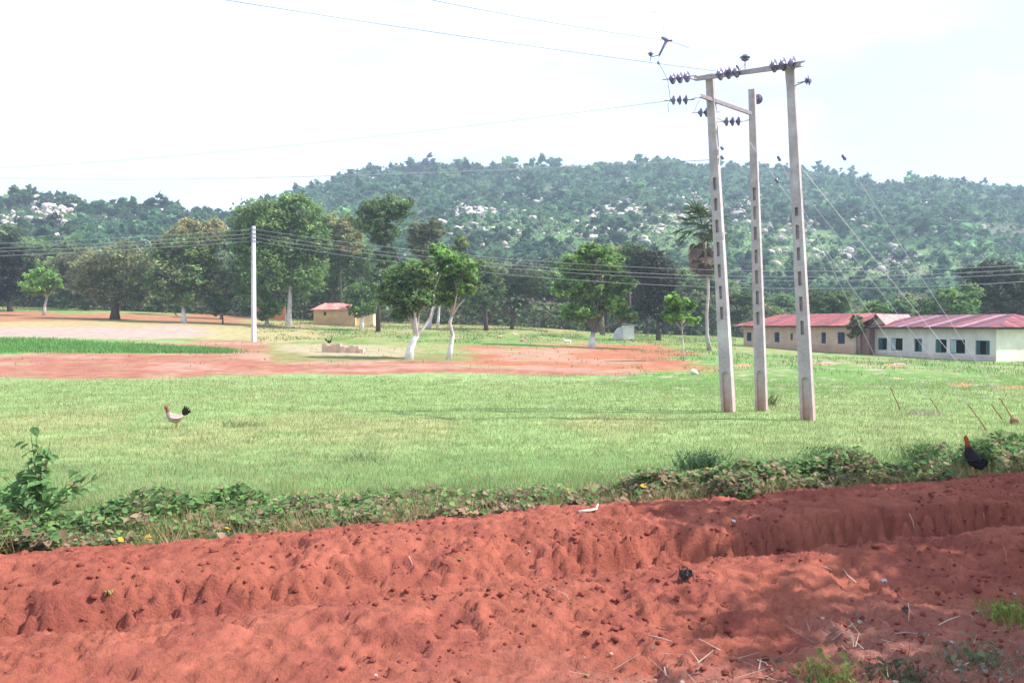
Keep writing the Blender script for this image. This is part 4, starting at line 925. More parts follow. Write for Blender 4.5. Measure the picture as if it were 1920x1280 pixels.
# ================================================================== CONCRETE POLES
def pole(base_px, base_py, top_px, top_py, w0, w1, d0, d1, slots, arch, label, yaw, patch=None, joint=None):
    b = Gd(base_px, base_py); b.z = float(top_h(b.x, b.y)); D = b.y; t = P(top_px, top_py, D)
    ax = t-b; Ht = ax.length
    root = empty('concrete_pole', b, label, 'utility pole', 'concrete poles of the line terminal')
    root.rotation_mode = 'QUATERNION'; root.rotation_quaternion = ax.to_track_quat('Z', 'Y') if False else (Matrix.Rotation(0, 3, 'Z').to_quaternion())
    rot = Vector((0, 0, 1)).rotation_difference(ax.normalized()); root.rotation_quaternion = rot @ Matrix.Rotation(yaw, 3, 'Z').to_quaternion()
    rows = []   # z0,z1,s0,s1,depth
    def zpy(py): return max(0.0, (base_py-py)/(base_py-top_py)*Ht)
    cuts = []
    az = zpy(arch); sw = w0*.27
    cuts.append((-.35, az-.10, sw, sw, .10))
    cuts.append((az-.10, az-.045, sw, sw*.8, .10)); cuts.append((az-.045, az-.012, sw*.8, sw*.45, .10)); cuts.append((az-.012, az, sw*.45, sw*.1, .10))
    for a, c_ in slots: cuts.append((zpy(c_), zpy(a), .042, .042, .17))
    cuts.sort(); z = -.35
    for c_ in cuts:
        if c_[0] > z+1e-4:
            nseg = max(1, int((c_[0]-z)/.4)); 
            for i in range(nseg): rows.append((z+(c_[0]-z)*i/nseg, z+(c_[0]-z)*(i+1)/nseg, .042, .042, 0))
        rows.append(c_); z = c_[1]
    nseg = 14
    for i in range(nseg): rows.append((z+(Ht-z)*i/nseg, z+(Ht-z)*(i+1)/nseg, .042, .042, 0))
    W_ = lambda z: w0+(w1-w0)*max(z, 0)/Ht; Dp_ = lambda z: d0+(d1-d0)*max(z, 0)/Ht
    if joint:
        zj = zpy(joint); W_0 = W_
        W_ = lambda z: W_0(z)*(1.16 if z > zj else 1)
    mb = MB()
    def col(x, z, rec=False):
        k = float(sst(.75, .1, z+.25*(float(vn(x*9, z*3, 501))-.5)))*(.55 if not rec else 1.0); base = arr(.43, .365, .385)*(.86+.28*float(vn(x*6+base_px, z*1.7, 503)))
        if patch:
            zp0, zp1 = zpy(patch[1]), zpy(patch[0])
            if zp0 < z < zp1: base = base*.5+arr(.72, .70, .68)*.5
        if rec and z < az: base = base*.45+arr(.66, .58, .55)*.55
        return tuple(base*(1-k)+arr(.50, .22, .14)*k)
    def q(pts, rec=False): mb.f.append([mb.vert(p, col(p[0], p[2], rec)) for p in pts])
    for sgn in (-1, 1):       # slots appear on both broad faces
        for i, (z0, z1, s0, s1, dp) in enumerate(rows):
            wa, wb = W_(z0)/2, W_(z1)/2; da, db = Dp_(z0)/2*sgn, Dp_(z1)/2*sgn; pa = dp*sgn
            dpa = min(dp, Dp_(z0)/2-.004)*sgn if dp > .12 else pa
            q([(-wa, da, z0), (-s0, da, z0), (-s1, db, z1), (-wb, db, z1)]); q([(s0, da, z0), (wa, da, z0), (wb, db, z1), (s1, db, z1)])
            q([(-s0, da-dpa, z0), (s0, da-dpa, z0), (s1, db-dpa, z1), (-s1, db-dpa, z1)], dp > 0)
            if dp > 0:
                q([(-s0, da, z0), (-s0, da-dpa, z0), (-s1, db-dpa, z1), (-s1, db, z1)], True); q([(s0, da-dpa, z0), (s0, da, z0), (s1, db, z1), (s1, db-dpa, z1)], True)
                nx = rows[i+1][4] if i+1 < len(rows) else 0; pv = rows[i-1][4] if i else 1
                if nx == 0: q([(-s1, db, z1), (s1, db, z1), (s1, db-dpa, z1), (-s1, db-dpa, z1)])
                if pv == 0: q([(-s0, da, z0), (s0, da, z0), (s0, da-dpa, z0), (-s0, da-dpa, z0)])
    for sgn in (-1, 1):
        for (z0, z1, *_r) in rows:
            q([(sgn*W_(z0)/2, -Dp_(z0)/2, z0), (sgn*W_(z0)/2, Dp_(z0)/2, z0), (sgn*W_(z1)/2, Dp_(z1)/2, z1), (sgn*W_(z1)/2, -Dp_(z1)/2, z1)])
    q([(-W_(Ht)/2, -Dp_(Ht)/2, Ht), (W_(Ht)/2, -Dp_(Ht)/2, Ht), (W_(Ht)/2, Dp_(Ht)/2, Ht), (-W_(Ht)/2, Dp_(Ht)/2, Ht)])
    mb.build('shaft', M_CONC, root); return root, D
def sl(y0, step, ln, n, grow=0):
    r = []; y = y0
    for i in range(n): r.append((y, y+ln)); y += step
    return r
p1, D1 = pole(1366, 773, 1331, 140, .335, .20, .24, .17, [(333, 356), (372, 395), (412, 436), (454, 480), (495, 520), (536, 560), (575, 598)], 696, 'left concrete pole of the three, whitish patch above its arched recess', math.radians(-31), (612, 660))
p2, D2 = pole(1428, 770, 1410, 168, .31, .17, .22, .16, [(352, 376), (387, 411), (425, 449), (468, 493), (506, 531), (545, 570), (584, 608)], 694, 'middle concrete pole of the three, shortest and standing slightly behind', math.radians(-28))
p3, D3p = pole(1515, 787, 1482, 128, .325, .19, .23, .17, [(388, 404), (421, 447), (463, 487), (508, 534), (555, 582), (600, 626)], 705, 'right concrete pole of the three, nearest one with a jointed neck', math.radians(-31), None, 160)
def bar(name, a, b, w_, m, label, cat):
    a = Vector(a); b = Vector(b); ax = b-a; L = ax.length
    R = ax.to_track_quat('X', 'Z').to_matrix().to_4x4(); mb = MB()
    t = .012
    mb.box((0, -w_/2, w_/2-t), (L, w_/2, w_/2)); mb.box((0, -w_/2, -w_/2), (L, -w_/2+t, w_/2-t)); mb.box((0, -w_/2+t, -w_/2), (L, w_/2, -w_/2+t))
    o = mb.build(name, m); o.location = a; o.rotation_euler = ax.to_track_quat('X', 'Z').to_euler(); tag(o, label, cat); return o
y1, y3 = D1-.18, D3p-.18
def lerpD(px, pa, pb, da, db): return da+(db-da)*(px-pa)/(pb-pa)
def PX(px, py): return P(px, py, lerpD(px, 1331, 1482, y1, y3))
bar('crossarm', PX(1304, 148), PX(1504, 121), .11, M_STEEL, 'long steel channel crossarm joining the tops of left and right poles', 'crossarm')
bar('brace_arm', P(1314, 180, D1-.2), P(1408, 213, D2-.2), .09, M_STEEL, 'short slanting steel arm between left and middle poles', 'crossarm')
# insulators
def lathe(prof, n=16):
    mb = MB(); rings = []
    for r, x in prof: rings.append([mb.vert((x, r*math.cos(2*math.pi*k/n), r*math.sin(2*math.pi*k/n)), (.08, .06, .10)) for k in range(n)])
    for i in range(len(rings)-1):
        for k in range(n): mb.f.append([rings[i][k], rings[i][(k+1) % n], rings[i+1][(k+1) % n], rings[i+1][k]])
    mb.f.append(rings[0][::-1]); mb.f.append(rings[-1]); return mb
disc_me = lathe([(.018, -.07), (.045, -.065), (.05, -.03), (.105, -.012), (.128, .006), (.125, .016), (.09, .012), (.085, .03), (.06, .014), (.05, .034), (.02, .03), (.018, .07)]).mesh('disc', M_PORC, True)
link_me = lathe([(.012, -.1), (.014, 0), (.012, .1)], 6).mesh('link', M_STEEL)
def ins_string(px, py, D, axis, label, k=3, sp=.155, s=1.0):
    c = P(px, py, D); r = empty('insulator_string', c, label, 'insulator', 'suspension insulators on the pole terminal')
    r.rotation_euler = Vector(axis).normalized().to_track_quat('X', 'Z').to_euler(); r.scale = (s, s, s)
    for i in range(k): add('disc', disc_me, r, ((i-(k-1)/2)*sp, 0, 0))
    for e in (-1, 1): add('link', link_me, r, (e*((k-1)/2*sp+.15), 0, 0))
    return r
ins_string(1274, 146, D1-.1, (.72, -.62, -.05), 'insulator string hanging free at upper left of the crossarm', s=1.22, sp=.18)
ins_string(1365, 137, 25.9, (.72, -.62, -.02), 'insulator string on the crossarm just right of the left pole', s=1.3, sp=.18)
ins_string(1468, 121, 24.6, (.72, -.62, -.03), 'insulator string on the crossarm at the right pole top', s=1.35, sp=.18)
ins_string(1274, 188, D1-.3, (1, .12, .05), 'edge-on insulator string left of the slanting arm', sp=.17)
ins_string(1324, 211, D1+.25, (1, .12, .05), 'insulator string partly hidden behind the left pole', sp=.155)
ins_string(1373, 228, D1, (1, .12, .05), 'edge-on insulator string between left and middle poles', sp=.165)
pin_me = lathe([(.012, -.26), (.012, -.06), (.05, -.055), (.06, -.02), (.095, -.03), (.105, -.01), (.055, .015), (.06, .04), (.13, .03), (.14, .05), (.09, .075), (.06, .11), (.045, .12)]).mesh('pin_insulator', M_PORC, True)
def pin(px, py, D, axis, label, s=1.0):
    o = add('pin_insulator', pin_me); o.location = P(px, py, D); o.rotation_euler = Vector(axis).normalized().to_track_quat('X', 'Z').to_euler(); o.scale = (s, s, s); tag(o, label, 'insulator')
pin(1397, 111, 25.8, (0, 0, 1), 'pin insulator standing upright above the middle of the crossarm', .98)
pin(1513, 152, 24.5, (1, -.3, .15), 'pin insulator pointing sideways right of the right pole', .9)
pin(1420, 186, D2+.22, (.5, .8, .1), 'round insulator half hidden behind the top of the middle pole', 1.0)
pin(1220, 103, 27, (0, -.2, 1), 'small insulator at the overhead wire end, left of the crossarm', .65)
# clamp assembly hanging on the overhead wires
M_CL = M_STEEL
def wire(name, pts, r, label, m=None, cat='wire', group=None, n=5):
    mb = MB(); mb.tube(pts, r, n, (.4, .4, .45)); o = mb.build(name, m or M_WIRE, None, True); tag(o, label, cat, group); return o
D0 = 27.0
mb = MB(); mb.tube([P(1250, 76, D0), P(1242, 92, D0), P(1236, 104, D0)], [.05, .035, .03], 6); mb.tube([P(1240, 70, D0), P(1250, 76, D0), P(1261, 76, D0)], [.03, .055, .02], 6); mb.tube([P(1234, 116, D0), P(1235, 121, D0)], [.035, .03], 6)
o = mb.build('wire_clamp', M_PORC, None, True); tag(o, 'forked dark clamp hanging in the sky left of the crossarm', 'clamp')
wire('jumper_wire', [P(1222, 22, D0), P(1238, 27, D0), P(1243, 45, D0), P(1246, 62, D0), P(1250, 76, D0), P(1270, 82, D0), P(1292, 90, D0-.5)], .010, 'thin curled jumper wire around the hanging clamp')
def cat_px(a, b, sag, Da, Db, n=26, ext=0):
    r = []
    for i in range(n):
        t = i/(n-1); Dd = Da+(Db-Da)*t; pa = P(a[0], a[1], Da); pb_ = P(b[0], b[1], Db); p = pa.lerp(pb_, t); p.z -= sag*4*t*(1-t); r.append(p)
    return r
M_HV = mat('weathered_conductor', (.16, .16, .20), rough=.7, namt=0)
HV = 'overhead high voltage conductors'
wire('overhead_wire', cat_px((-120, -90), (1346, 134), .10, 19.5, 26.0), .0068, 'upper sky wire running down to the crossarm insulators', m=M_HV, group=HV)
wire('overhead_wire', cat_px((300, -115), (1248, 76), .15, 18, 27), .0068, 'highest sky wire running down to the hanging clamp', m=M_HV, group=HV)
wire('overhead_wire', cat_px((-200, 322), (1256, 189), .35, 44, D1-.3), .006, 'faint wire rising from the left to the edge-on insulators', m=M_HV, group=HV)
wire('overhead_wire', cat_px((-200, 322), (1334, 300), .55, 75, D1), .011, 'faint wire crossing just below the main hill top', group=HV)
wire('jumper_wire', [P(1256, 189, D1-.3), P(1252, 198, D1-.3), P(1254, 210, D1-.2)], .008, 'short loop below the left edge-on insulators')
wire('jumper_wire', [P(1315, 182, D1-.2), P(1307, 196, D1), P(1302, 210, D1)], .008, 'hanging link from the end of the slanting arm')
wire('jumper_wire', [P(1381, 137, 25.8), P(1390, 128, 25.8), P(1397, 120, 25.8)], .008, 'short wire from crossarm insulators up to the upright pin insulator')
wire('jumper_wire', [P(1293, 147, D1-.15), P(1300, 149, D1-.16), P(1306, 148, D1-.18)], .02, 'short link tying the free insulator string to the crossarm end', M_STEEL)
wire('jumper_wire', [P(1292, 188, D1-.3), P(1304, 184, D1-.25), P(1317, 182, D1-.2)], .014, 'link from the left edge-on insulators to the slanting arm', M_STEEL)
wire('jumper_wire', [P(1391, 228, D1), P(1400, 226, D2-.05), P(1409, 224, D2-.02)], .014, 'link from the edge-on insulators to the middle pole', M_STEEL)
wire('jumper_wire', [P(1509, 153, 24.5), P(1498, 158, 24.7), P(1488, 162, D3p-.1)], .014, 'bracket holding the sideways pin insulator to the right pole', M_STEEL)
wire('jumper_wire', [P(1357, 228, D1), P(1345, 222, D1+.1), P(1337, 213, D1+.2)], .010, 'thin link from the edge-on insulators back to the left pole', M_HV)
wire('jumper_wire', [P(1220, 108, 27), P(1226, 106, 27), P(1236, 104, D0)], .012, 'short bar from the small insulator to the hanging clamp', M_HV)
wire('jumper_wire', [P(1236, 104, D0), P(1235, 118, D0), P(1252, 150, D1), P(1257, 188, D1-.3)], .008, 'thin dropper from the hanging clamp to the edge-on insulators', M_HV)
# drop lines with fuse pieces on left pole
for a, b in (((1352, 275), (1356, 281)), ((1352, 292), (1356, 299))):
    mb = MB(); mb.tube([P(a[0], a[1], D1-.1), P(b[0], b[1], D1-.1)], .04, 7); o = mb.build('spool_insulator', M_PORC, None, True); tag(o, 'small spool insulator on the right side of the left pole, %s one' % ('upper' if a[1] < 280 else 'lower'), 'insulator')
# stay wires with egg insulators and anchor rods
stays = [((1411, 195), D2, (1690, 770), (1460, 302), 'middle pole', .0), ((1334, 165), D1, (1765, 777), (1454, 358), 'left pole', .0),
         ((1495, 345), D3p, (1853, 808), None, 'lower neck of the right pole', .0), ((1491, 300), D3p, (1882, 788), None, 'right pole above the lower stay', .0), ((1482, 140), D3p, (1905, 794), (1582, 291), 'top of the right pole', .0)]
for i, (t_, Dt, b_, egg, nm, _) in enumerate(stays):
    g1 = Gd(*b_); tp_ = P(t_[0], t_[1], Dt); rod = tp_.lerp(g1, 1)+(tp_-g1).normalized()*(.42 if i in (1, 3) else .62)
    mb = MB(); mb.tube([tp_, rod], .006 if i in (2, 3) else .0045, 5, (.5, .5, .5)); o = mb.build('stay_wire', M_WIRE, None); tag(o, 'stay wire slanting to the right from the '+nm, 'stay wire', None)
    mb = MB(); mb.tube([rod, rod.lerp(g1, .6), g1-Vector((0, 0, .05))], [.010, .016, .020], 6); mb.tube([rod-(tp_-g1).normalized()*.02+Vector((.02, 0, 0)), rod+(tp_-g1).normalized()*.1], [.02, .010], 6)
    o = mb.build('stay_rod', M_RUST, None)
    tag(o, ('rusty anchor rod nearest the concrete poles', 'thin faint anchor rod in the pale grass patch', 'longest rusty anchor rod, nearest the vine strip', 'thin anchor rod just left of the rightmost one', 'rusty rightmost anchor rod with a lump at its foot')[i], 'anchor rod')
    if egg:
        Dd = None; best = 1e9
        for k in range(101):
            p = tp_.lerp(rod, k/100); ppx = 960+F*p.x/p.y; e_ = abs(ppx-egg[0])
            if e_ < best: best = e_; pe_ = p
        dv = (rod-tp_).normalized()
        mb = MB(); mb.tube([pe_-dv*.08, pe_-dv*.04, pe_, pe_+dv*.04, pe_+dv*.08], [.02, .05, .035, .05, .02], 8); o = mb.build('egg_insulator', M_PORC, None, True); tag(o, 'dark egg insulator on the stay wire from the '+nm, 'insulator')
mb = MB(); gp = Gd(1901, 795); mb.tube([gp+Vector((-.09, 0, .0)), gp+Vector((-.03, 0, .09)), gp+Vector((.05, 0, .10)), gp+Vector((.10, 0, .02))], [.03, .08, .07, .03], 8, (.5, .2, .1)); o = mb.build('anchor_clod', M_RUST, None, True); tag(o, 'rust red lump of earth at the foot of the rightmost anchor rod', 'clod')

# ================================================================== THIN LOW-VOLTAGE POLE AND LINES
g2 = Gd(476, 641); D4 = g2.y; g2.z = Hs(g2.x, D4)
lp = empty('thin_pole', g2, 'single thin white pole carrying the low wires at left', 'utility pole')
top4 = P(475.5, 424, D4)-g2; mb = MB(); wz = D4/F
mb.tube([(0, 0, -.3), (0, 0, top4.z*.5), top4], [5.2*wz, 4.6*wz, 3.6*wz], 4, lambda p, t: tuple(c*(.9+.2*random.random()) for c in (.60, .58, .60)))
mb.build('shaft', M_CONC, lp)
for i, py in enumerate((430, 438, 445, 452)):
    mb = MB(); pz = P(475, py, D4)-g2; mb.tube([pz+Vector((-.24, -.1, 0)), pz+Vector((.24, -.1, 0))], .05, 6); mb.build('spool_bracket', M_PORC, lp, True)
LV = 'low voltage wires on the thin white pole'
y0s = (430, 438, 445, 452); y1s = (504, 515, 522, 536); y2s = (497, 505, 513, 528); yls = (457, 466, 472, 481)
for i in range(4):
    xa, xb, xc = 476., 1275., 1920.; a, b, c_ = y0s[i], y1s[i], y2s[i]; pts = []
    for k in range(40):
        x = 476+(2250-476)*k/39
        yy_ = a*(x-xb)*(x-xc)/((xa-xb)*(xa-xc))+b*(x-xa)*(x-xc)/((xb-xa)*(xb-xc))+c_*(x-xa)*(x-xb)/((xc-xa)*(xc-xb))
        pts.append(P(x, yy_, 1/((1/D4)+(1/46-1/D4)*(x-476)/(2250-476))-.12))
    wire('power_line', pts, .013, '%s of the four low wires crossing from the thin pole to the right' % ('topmost', 'second', 'third', 'lowest')[i], group=LV)
    wire('power_line', cat_px((-260, yls[i]+6), (476, y0s[i]), .25, D4+8, D4-.12), .014, '%s of the four low wires running left from the thin pole' % ('topmost', 'second', 'third', 'lowest')[i], group=LV)

# ================================================================== ANIMALS
def ellip_fan(mb, base, dirs, L, wdt, col):
    for d in dirs:
        d = Vector(d).normalized(); s = d.cross(Vector((0, 1, 0))).normalized(); b = Vector(base)
        p = [b, b+d*L*.5+s*wdt, b+d*L+s*wdt*.3, b+d*L-s*wdt*.3, b+d*L*.5-s*wdt]; off = Vector((0, .008, 0))
        f_ = [mb.vert(q+off, col) for q in p]; g__ = [mb.vert(q-off, col) for q in p]; mb.f.append(f_); mb.f.append(g__[::-1])
        for i in range(5): mb.f.append([g__[i], g__[(i+1) % 5], f_[(i+1) % 5], f_[i]])
def chicken(loc, rz, s, body, neck, head, tail, label, name='chicken', wing=None, tl=1.0, upright=0):
    r = empty(name, loc, label, 'chicken', None, rz); r.scale = (s, s, s)
    mb = MB()   # faces -x
    def cf(p, t):
        if t < .55: c = body
        elif t < .85: c = neck
        else: c = head
        k = .85+.3*random.random(); return tuple(v*k for v in c)
    u = upright
    pts = [(.17, 0, .26-.05*u), (.13, 0, .25-.05*u), (.07, 0, .215-.02*u), (0, 0, .20), (-.07, 0, .215+.02*u), (-.11, 0, .25+.03*u), (-.135, 0, .30+.03*u), (-.155, 0, .35+.04*u), (-.17, 0, .395+.04*u), (-.18, 0, .425+.04*u), (-.20, 0, .43+.04*u), (-.22, 0, .425+.04*u)]
    rad = [.015, .05, (.085, .08), (.10, .095), (.10, .09), (.08, .07), .052, .038, .030, .030, .026, .012]
    mb.tube(pts, rad, 12, cf); bd = mb.build('body', M_FUR, r, True)
    mb = MB(); ellip_fan(mb, (.13, 0, .25-.05*u), [(.5, 0, .9), (.65, .15, .8), (.35, -.12, 1), (.8, .1, .6), (.9, -.1, .45)], .19*tl, .028, tail); mb.build('tail', M_FUR, r)
    for sg in (-1, 1):
        mb = MB(); mb.tube([(-.08, sg*.085, .235), (-.02, sg*.10, .225), (.06, sg*.095, .215), (.13, sg*.06, .235)], [(.02, .008), (.055, .014), (.045, .012), (.01, .006)], 8, wing or body); mb.build('wing', M_FUR, r, True)
        mb = MB(); mb.tube([(.01, sg*.04, .14), (.02, sg*.04, .08), (0, sg*.04, .0)], [.028, .012, .008], 6, (.45, .30, .10))
        for a in (-.5, 0, .5): mb.tube([(0, sg*.04, .008), (-.05*math.cos(a), sg*.04+.05*math.sin(a), .004)], .006, 4, (.45, .30, .10))
        mb.build('leg', M_FUR, r, True)
    mb = MB(); zt = .45+.04*u
    for i in range(4): mb.tube([(-.175-.013*i, 0, zt-.005), (-.172-.013*i, 0, zt+.03-abs(i-1.5)*.006)], [.009, .004], 5, (.55, .06, .04))
    mb.tube([(-.21, 0, .415+.04*u), (-.213, 0, .385+.04*u)], [.010, .012], 5, (.55, .06, .04)); mb.build('comb', M_FUR, r, True)
    mb = MB(); mb.tube([(-.218, 0, .425+.04*u), (-.25, 0, .417+.04*u)], [.010, .002], 5, (.55, .38, .10)); mb.build('beak', M_FUR, r, True)
    for sg in (-1, 1):
        mb = MB(); mb.tube([(-.205, sg*.020, .436+.04*u), (-.205, sg*.029, .436+.04*u)], [.006, .004], 6, (.01, .01, .01)); mb.build('eye', M_PORC, r, True)
    return r
gp = Gd(329, 803); chicken((gp.x, gp.y, float(top_h(gp.x, gp.y))), 0, 1.12, (.42, .30, .27), (.17, .06, .05), (.34, .13, .05), (.03, .018, .018), 'mottled pale bodied chicken with brown neck and black tail in the grass', wing=(.60, .53, .53), tl=1.15)
gp = gs(1828, 891); print('ROOSTER', gp); chicken((gp.x, gp.y, gp.z), math.radians(-74), 1.0, (.012, .010, .014), (.26, .07, .02), (.30, .06, .025), (.008, .012, .014), 'rooster with orange neck and black body by the vine strip', 'rooster', wing=(.02, .012, .015), upright=2.2, tl=.75)
gp = Gd(616, 646); zt = Kb.z+15*Kb.y/F; chicken((P(617, 645, Kb.y).x, Kb.y, zt), math.radians(180), .95, (.03, .015, .015), (.03, .015, .015), (.12, .03, .02), (.02, .01, .01), 'small dark hen perched on the mud block footing')
def goat(px, py, s, rz, col, label, lying=False):
    g_ = Gd(px, py); gz = Hs(g_.x, g_.y)
    me = bpy.data.meshes.new('goat')
    lz = .0 if not lying else -.28
    V = [(0, 0, .55), (.22, 0, .57), (.36, 0, .56), (-.22, 0, .56), (-.34, 0, .60), (-.44, 0, .72), (-.50, 0, .84), (-.60, 0, .82), (-.68, 0, .76), (.44, 0, .62), (.47, 0, .68)]
    R = [.155, .16, .13, .15, .12, .085, .075, .065, .045, .03, .015]
    E = [(0, 1), (1, 2), (0, 3), (3, 4), (4, 5), (5, 6), (6, 7), (7, 8), (2, 9), (9, 10)]
    for (bx_, root_, sg) in ((.30, 2, 1), (.30, 2, -1), (-.27, 3, 1), (-.27, 3, -1)):
        i = len(V)
        if not lying:
            kx = bx_+(.05 if bx_ > 0 else -.01); V += [(bx_-.01, sg*.09, .42), (kx-.03*(bx_ > 0)*2, sg*.09, .27), (kx+.04*(bx_ > 0), sg*.09, .14), (kx, sg*.09, .02)]; R += [.075, .045, .028, .026]
        else:
            V += [(bx_, sg*.15, .42), (bx_-.15, sg*.17, .36), (bx_-.02, sg*.18, .32), (bx_-.2, sg*.17, .31)]; R += [.07, .045, .03, .025]
        E += [(root_, i), (i, i+1), (i+1, i+2), (i+2, i+3)]
    for sg in (1, -1):
        i = len(V); V += [(-.50, sg*.05, .87), (-.47, sg*.13, .86)]; R += [.022, .014]; E += [(6, i), (i, i+1)]
        i = len(V); V += [(-.50, sg*.03, .93), (-.44, sg*.04, 1.0)]; R += [.014, .007]; E += [(6, i), (i, i+1)]
    me.from_pydata([(a, b, c+lz) for a, b, c in V], E, []); me.materials.append(MC.get('coat%s' % (col,)) or mat('coat%s' % (col,), col, namt=.15, nscale=10))
    o = bpy.data.objects.new('goat', me); COL.objects.link(o)
    md = o.modifiers.new('skin', 'SKIN')
    me.skin_vertices.new() if not me.skin_vertices else None
    for i, sv_ in enumerate(me.skin_vertices[0].data): sv_.radius = (R[i], R[i]); sv_.use_root = (i == 0)
    sb = o.modifiers.new('sub', 'SUBSURF'); sb.levels = 1; sb.render_levels = 1; md.use_smooth_shade = True
    o.location = (g_.x, g_.y, gz); o.rotation_euler = (0, 0, rz); o.scale = (s, s, s); tag(o, label, 'goat', 'goats grazing in the middle distance'); return o
goat(1064, 648, .72, 0, (.78, .74, .70), 'white goat standing in the green field, nearest of the goats')
goat(980, 641, .72, math.radians(160), (.62, .42, .33), 'pinkish tan goat lying down left of the white goat', True)
goat(937, 637, .60, math.radians(200), (.48, .36, .22), 'tan goat grazing, leftmost of the goats')
goat(966, 632, .55, math.radians(30), (.66, .52, .40), 'cream kid behind the lying tan goat')
goat(617, 646, .01, 0, (.03, .02, .02), 'x') if False else None
# dark hen far left field
gp = Gd(397, 592); chicken((gp.x, gp.y, Hs(gp.x, gp.y)), .5, 1.3, (.03, .02, .02), (.04, .02, .02), (.1, .03, .02), (.02, .01, .01), 'tiny dark bird in the far green strip beyond the red earth')
# white stone in the grass
gp = Gd(1302, 702); o = add('white_stone', bms[3]); o.location = (gp.x, gp.y, gp.z+.12); o.scale = (.22, .18, .22); o.rotation_euler = (.3, .5, .6); tag(o, 'white stone lying in the grass left of the poles', 'stone')
o.data = bms[3].copy(); ca = o.data.color_attributes['col'].data
for q in ca: q.color = (.8, .76, .68, 1)
for (a, b_, s, lab) in ((1680, 684, .3, 'flat pale stone in the meadow before the left school block'), (1290, 659, .25, 'tan stone at the foot of the young bright tree'), (1548, 682, .25, 'pale stone in the meadow right of the right pole')):
    gp = Gd(a, b_); o = add('field_stone', bms[1]); o.location = (gp.x, gp.y, gp.z+.02); o.scale = (s*1.6, s, s*.5); tag(o, lab, 'stone')

# ================================================================== SMALL FOREGROUND THINGS
def crumple(name, px, py, s, col, label, cat, seed, rough=.5):
    r_ = np.random.default_rng(seed); g_ = gs(px, py); mb = MB(); n = 9
    idx_ = [[None]*n for _ in range(n)]
    for i in range(n):
        for j in range(n):
            u_, v__ = i/(n-1)-.5, j/(n-1)-.5; k = 1-.25*r_.random()
            idx_[i][j] = mb.vert((u_*s*k*(1-.5*abs(v__)), v__*s*.8*k, s*.75*(.5-u_*u_-v__*v__)+s*.12*r_.normal()), col)
    for i in range(n-1):
        for j in range(n-1): mb.f.append([idx_[i][j], idx_[i+1][j], idx_[i+1][j+1], idx_[i][j+1]])
    o = mb.build(name, mat(name+'_surface', col, rough=rough, namt=.15, nscale=30, spec=.4), None, False); o.location = g_+Vector((0, 0, -s*.05)); tag(o, label, cat); return o
crumple('black_bag', 1287, 1082, .15, (.010, .009, .012), 'crumpled black plastic scrap on the orange red slope', 'plastic scrap', 3)
crumple('black_scrap', 1697, 1143, .07, (.012, .012, .018), 'small black scrap among dead stalks at lower right', 'plastic scrap', 4)
crumple('pale_scrap', 1657, 1090, .055, (.42, .45, .52), 'small pale blue scrap of paper on the shaded soil', 'litter', 5)
crumple('white_scrap', 1375, 978, .05, (.60, .60, .62), 'tiny white scrap on the far ridge right of centre', 'litter', 6)
crumple('yellow_leaf', 862, 1055, .06, (.26, .20, .07), 'yellowish leaf fallen on the ridge at centre', 'leaf', 7, .9)
crumple('yellow_leaf', 205, 1132, .085, (.22, .19, .07), 'dry yellow leaf lying in the hollow at left', 'leaf', 8, .9)
crumple('yellow_leaf', 1100, 1270, .04, (.6, .45, .10), 'tiny yellow leaf at the bottom edge near centre', 'leaf', 9, .9)
crumple('pale_stone', 705, 1268, .03, (.55, .50, .48), 'tiny grey pebble at the bottom edge left of centre', 'pebble', 10, .9)
crumple('white_pebble', 992, 1036, .03, (.60, .55, .52), 'tiny white pebble near the ridge crest at centre', 'pebble', 11, .9)
def twig(pxs, r, col, label, name='twig', lift=.012):
    pts = [gs(a, b, l) for a, b, l in pxs] if len(pxs[0]) == 3 else [gs(a, b, lift) for a, b in pxs]
    mb = MB(); mb.tube(pts, [r*(1-.5*i/(len(pts)-1)) for i in range(len(pts))], 6, col); o = mb.build(name, mat('twig_surface', None, namt=.2, nscale=20), None, True); tag(o, label, 'twig' if name == 'twig' else 'branch')
# upright ones are given by their foot and a 3D tip
def stalk(px, py, dpx, hgt, r, col, label):
    b = gs(px, py); t = b+Vector((dpx*b.y/F, .03, hgt)); mb = MB(); mid_ = b.lerp(t, .5)+Vector((.01, 0, .01)); mb.tube([b-Vector((0, 0, .03)), mid_, t], [r, r*.8, r*.5], 5, col); o = mb.build('stalk', mat('twig_surface', None, namt=.2, nscale=20), None, True); tag(o, label, 'stalk')
ST = (.55, .42, .33)
stalk(1716, 1000, -10, .20, .006, ST, 'pale dry stalk standing in the dark furrow at right'); stalk(1845, 985, -1, .15, .005, ST, 'short pale stalk standing in the furrow below the rooster')
stalk(1703, 1165, 2, .14, .005, ST, 'thin pale stalk beside the small black scrap'); stalk(1888, 1060, -6, .20, .005, (.42, .2, .15), 'reddish bent stalk near the right edge')
twig([(1605, 1095), (1590, 1083), (1582, 1070)], .006, ST, 'curved pale twig on the shaded soil'); twig([(1560, 1072), (1545, 1064)], .004, ST, 'tiny straight twig left of the curved pale one')
twig([(1030, 1108), (1062, 1118), (1070, 1132)], .004, ST, 'straw stem on the orange soil at centre'); twig([(767, 1048), (774, 1064)], .005, ST, 'short pale straw on the ridge left of centre')
twig([(1290, 1072), (1278, 1060), (1268, 1050)], .004, (.10, .05, .04), 'dark thin twig rising from the black plastic scrap')
twig([(1345, 1101), (1320, 1092), (1300, 1090)], .004, (.16, .06, .05), 'dark root running right from the black plastic scrap')
twig([(1085, 962), (1105, 961), (1118, 958), (1121, 949)], .018, (.74, .68, .64), 'bent whitish branch lying at the vine edge near centre', 'branch')
